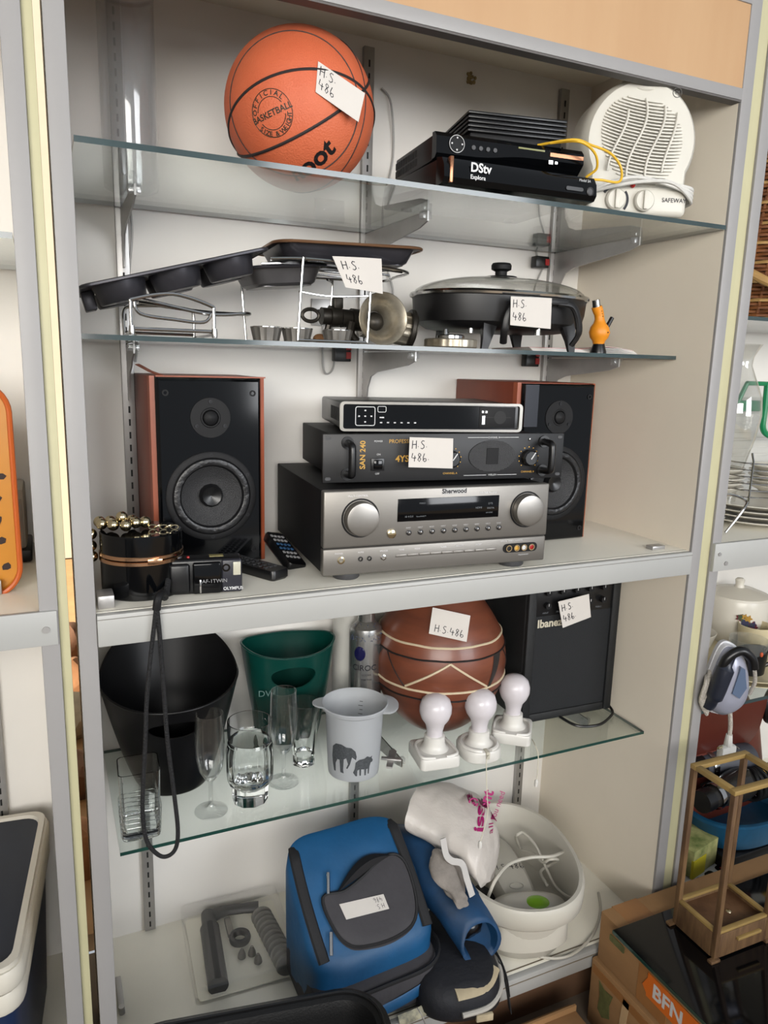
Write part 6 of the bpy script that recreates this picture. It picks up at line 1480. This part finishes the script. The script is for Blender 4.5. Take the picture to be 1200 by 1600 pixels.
t, cx, cy, h = carton('cardboard_box', 'battered cardboard box at the bottom of the stack with torn green sticker', .992, 1.53, -.63, -.012, FZ, -.915)
b = MB(); b.M = frame((.9905-cx, -.06-cy, .095), (0, -1, 0), (0, 0, 1)); b.prism([(-.015, -.035), (.0, -.045), (.022, -.03), (.018, .0), (.026, .03), (.0, .026), (-.018, .035), (-.012, 0)], 0, .001); b.build('torn_sticker', MATS['olive_sticker'], t)
b = MB(); b.M = frame((.9905-cx, -.12-cy, .1), (0, -1, 0), (0, 0, 1)); b.prism([(-.012, -.05), (.006, -.05), (.014, .05), (-.004, .05)], 0, .001); b.build('torn_edge', mat('pale_torn_card', (206, 172, 128), .85), t)
MB().box(.9895-cx, .993-cx, -.62-cy, -.02-cy, h-.03, h-.012).build('packing_tape', M_cardt, t)
t, cx, cy, h = carton('cardboard_box', 'small open cardboard box on the floor before the bottom shelf', .62, .925, -.34, -.03, FZ, -.995)
MB().box(.62-cx, .925-cx, -.05-cy, -.045-cy, h-.004, h+.012).build('flap', M_card, t)
gp_ = thing('black_tabletop', 'black glass tabletop lying on the cardboard boxes', 'tabletop', (1.25, -.36, -.7965), 0)
MB().box(-.273, .28, -.28, .28, 0, .0085, .001).build('black_glass', mat('black_glass_top', (10, 12, 15), .08, var=.3, scale=4), gp_)
b = MB(); b.box(-.2736, -.2730, -.28, .28, .0005, .008); b.build('glass_edge', M_gedge4, gp_)

ln = thing('wooden_lantern', 'open wooden lantern frame without glass standing on the black tabletop', 'lantern', (1.183, -.172, -.788), -1)
M_lw = mat('weathered_wood', (128, 98, 64), .6, var=.4, scale=12, stretch=(6, 6, 1), col2=(84, 58, 38)); M_lwl = mat('yellow_pine', (172, 142, 84), .55, var=.25, scale=16)
w2, d2, H, q = .076, .056, .375, .011
for sx in (-1, 1):
    for sy in (-1, 1):
        x, y = sx*(w2-q/2), sy*(d2-q/2); MB().box(x-q/2, x+q/2, y-q/2, y+q/2, .005, H-.010, .001).build('corner_post', M_lw, ln)
for sy in (-1, 1): y = sy*(d2-.007); MB().box(-w2-.001, w2+.001, y-.007, y+.007, H-.010, H, .0015).build('top_rail', M_lwl, ln)
for sx in (-1, 1): x = sx*(w2-.007); MB().box(x-.007, x+.007, -d2+.014, d2-.014, H-.010, H, .0015).build('top_rail', M_lwl, ln)
for sy in (-1, 1): y = sy*(d2-.004); MB().box(-w2+q, w2-q, y-.004, y+.004, .004, .058, .001).build('base_board', M_lw, ln)
for sx in (-1, 1): x = sx*(w2-.004); MB().box(x-.004, x+.004, -d2+q, d2-q, .004, .058, .001).build('base_board', M_lw, ln)
MB().box(-w2+.008, w2-.008, -d2+.008, d2-.008, .044, .050).build('floor_board', mat('wax_stained_wood', (122, 88, 58), .5, var=.5, scale=22, col2=(84, 54, 34)), ln)
for sy in (-1, 1): y = sy*(d2-.006); MB().box(-w2+q, w2-q, y-.005, y+.005, .058, .064, .001).build('ledge', M_lwl, ln)
for sx in (-1, 1): x = sx*(w2-.006); MB().box(x-.005, x+.005, -d2+.011, d2-.011, .058, .064, .001).build('ledge', M_lwl, ln)
for sx in (-1, 1):
    for sy in (-1, 1): MB().box(sx*w2-.012, sx*w2+.006 if sx > 0 else sx*w2+.012, sy*d2-.006, sy*d2+.006, 0, .006, .001).build('foot', M_lw, ln)
MB().box(-.02, .045, -d2-.006, -d2+.001, .034, .040, .001).build('drawer_lip', M_lwl, ln)
b = MB(); b.sphere((.012, -.006, .051), .006, 10, 6, (1, 1, .4)); b.build('wax_drip', M_gold, ln)

cr = thing('black_crate', 'black plastic crate standing on the floor at the bottom edge', 'crate', (.177, -.252, FZ), -10)
M_crt = mat('black_crate_plastic', (16, 16, 17), .4, var=.2, scale=30, bump=.1, bscale=300)
b = MB(); rs = []
for d, z in ((-.035, 0), (-.025, .01), (0, .35), (.014, .355), (.020, .362), (.018, .375), (.010, .378), (-.004, .372), (-.012, .35), (-.040, .02)): rs.append([(x, y, z) for x, y in rrect(.405+2*d, .375+2*d, .06+d, 8)])
b.rings(rs); b.build('tub', M_crt, cr)
b = MB(); b.tube([(x, y, .379) for x, y in rrect(.417, .387, .066, 8)], .003, 6, closed=True); b.build('rim_bead', M_crt, cr)
b = MB(); b.rings([[Vector((.535+.02*t, -.055-.02*t+d, -.845-.07*t+.05*t*(1-t))) for d in (0, .012)]+[Vector((.536+.02*t, -.056-.02*t+d, -.843-.07*t+.05*t*(1-t))) for d in (.012, 0)] for t in [k/8 for k in range(9)]]); o = b.build('paper_scrap', M_paper); tag(o, 'scrap of white paper sticking up beside the black crate', 'paper')
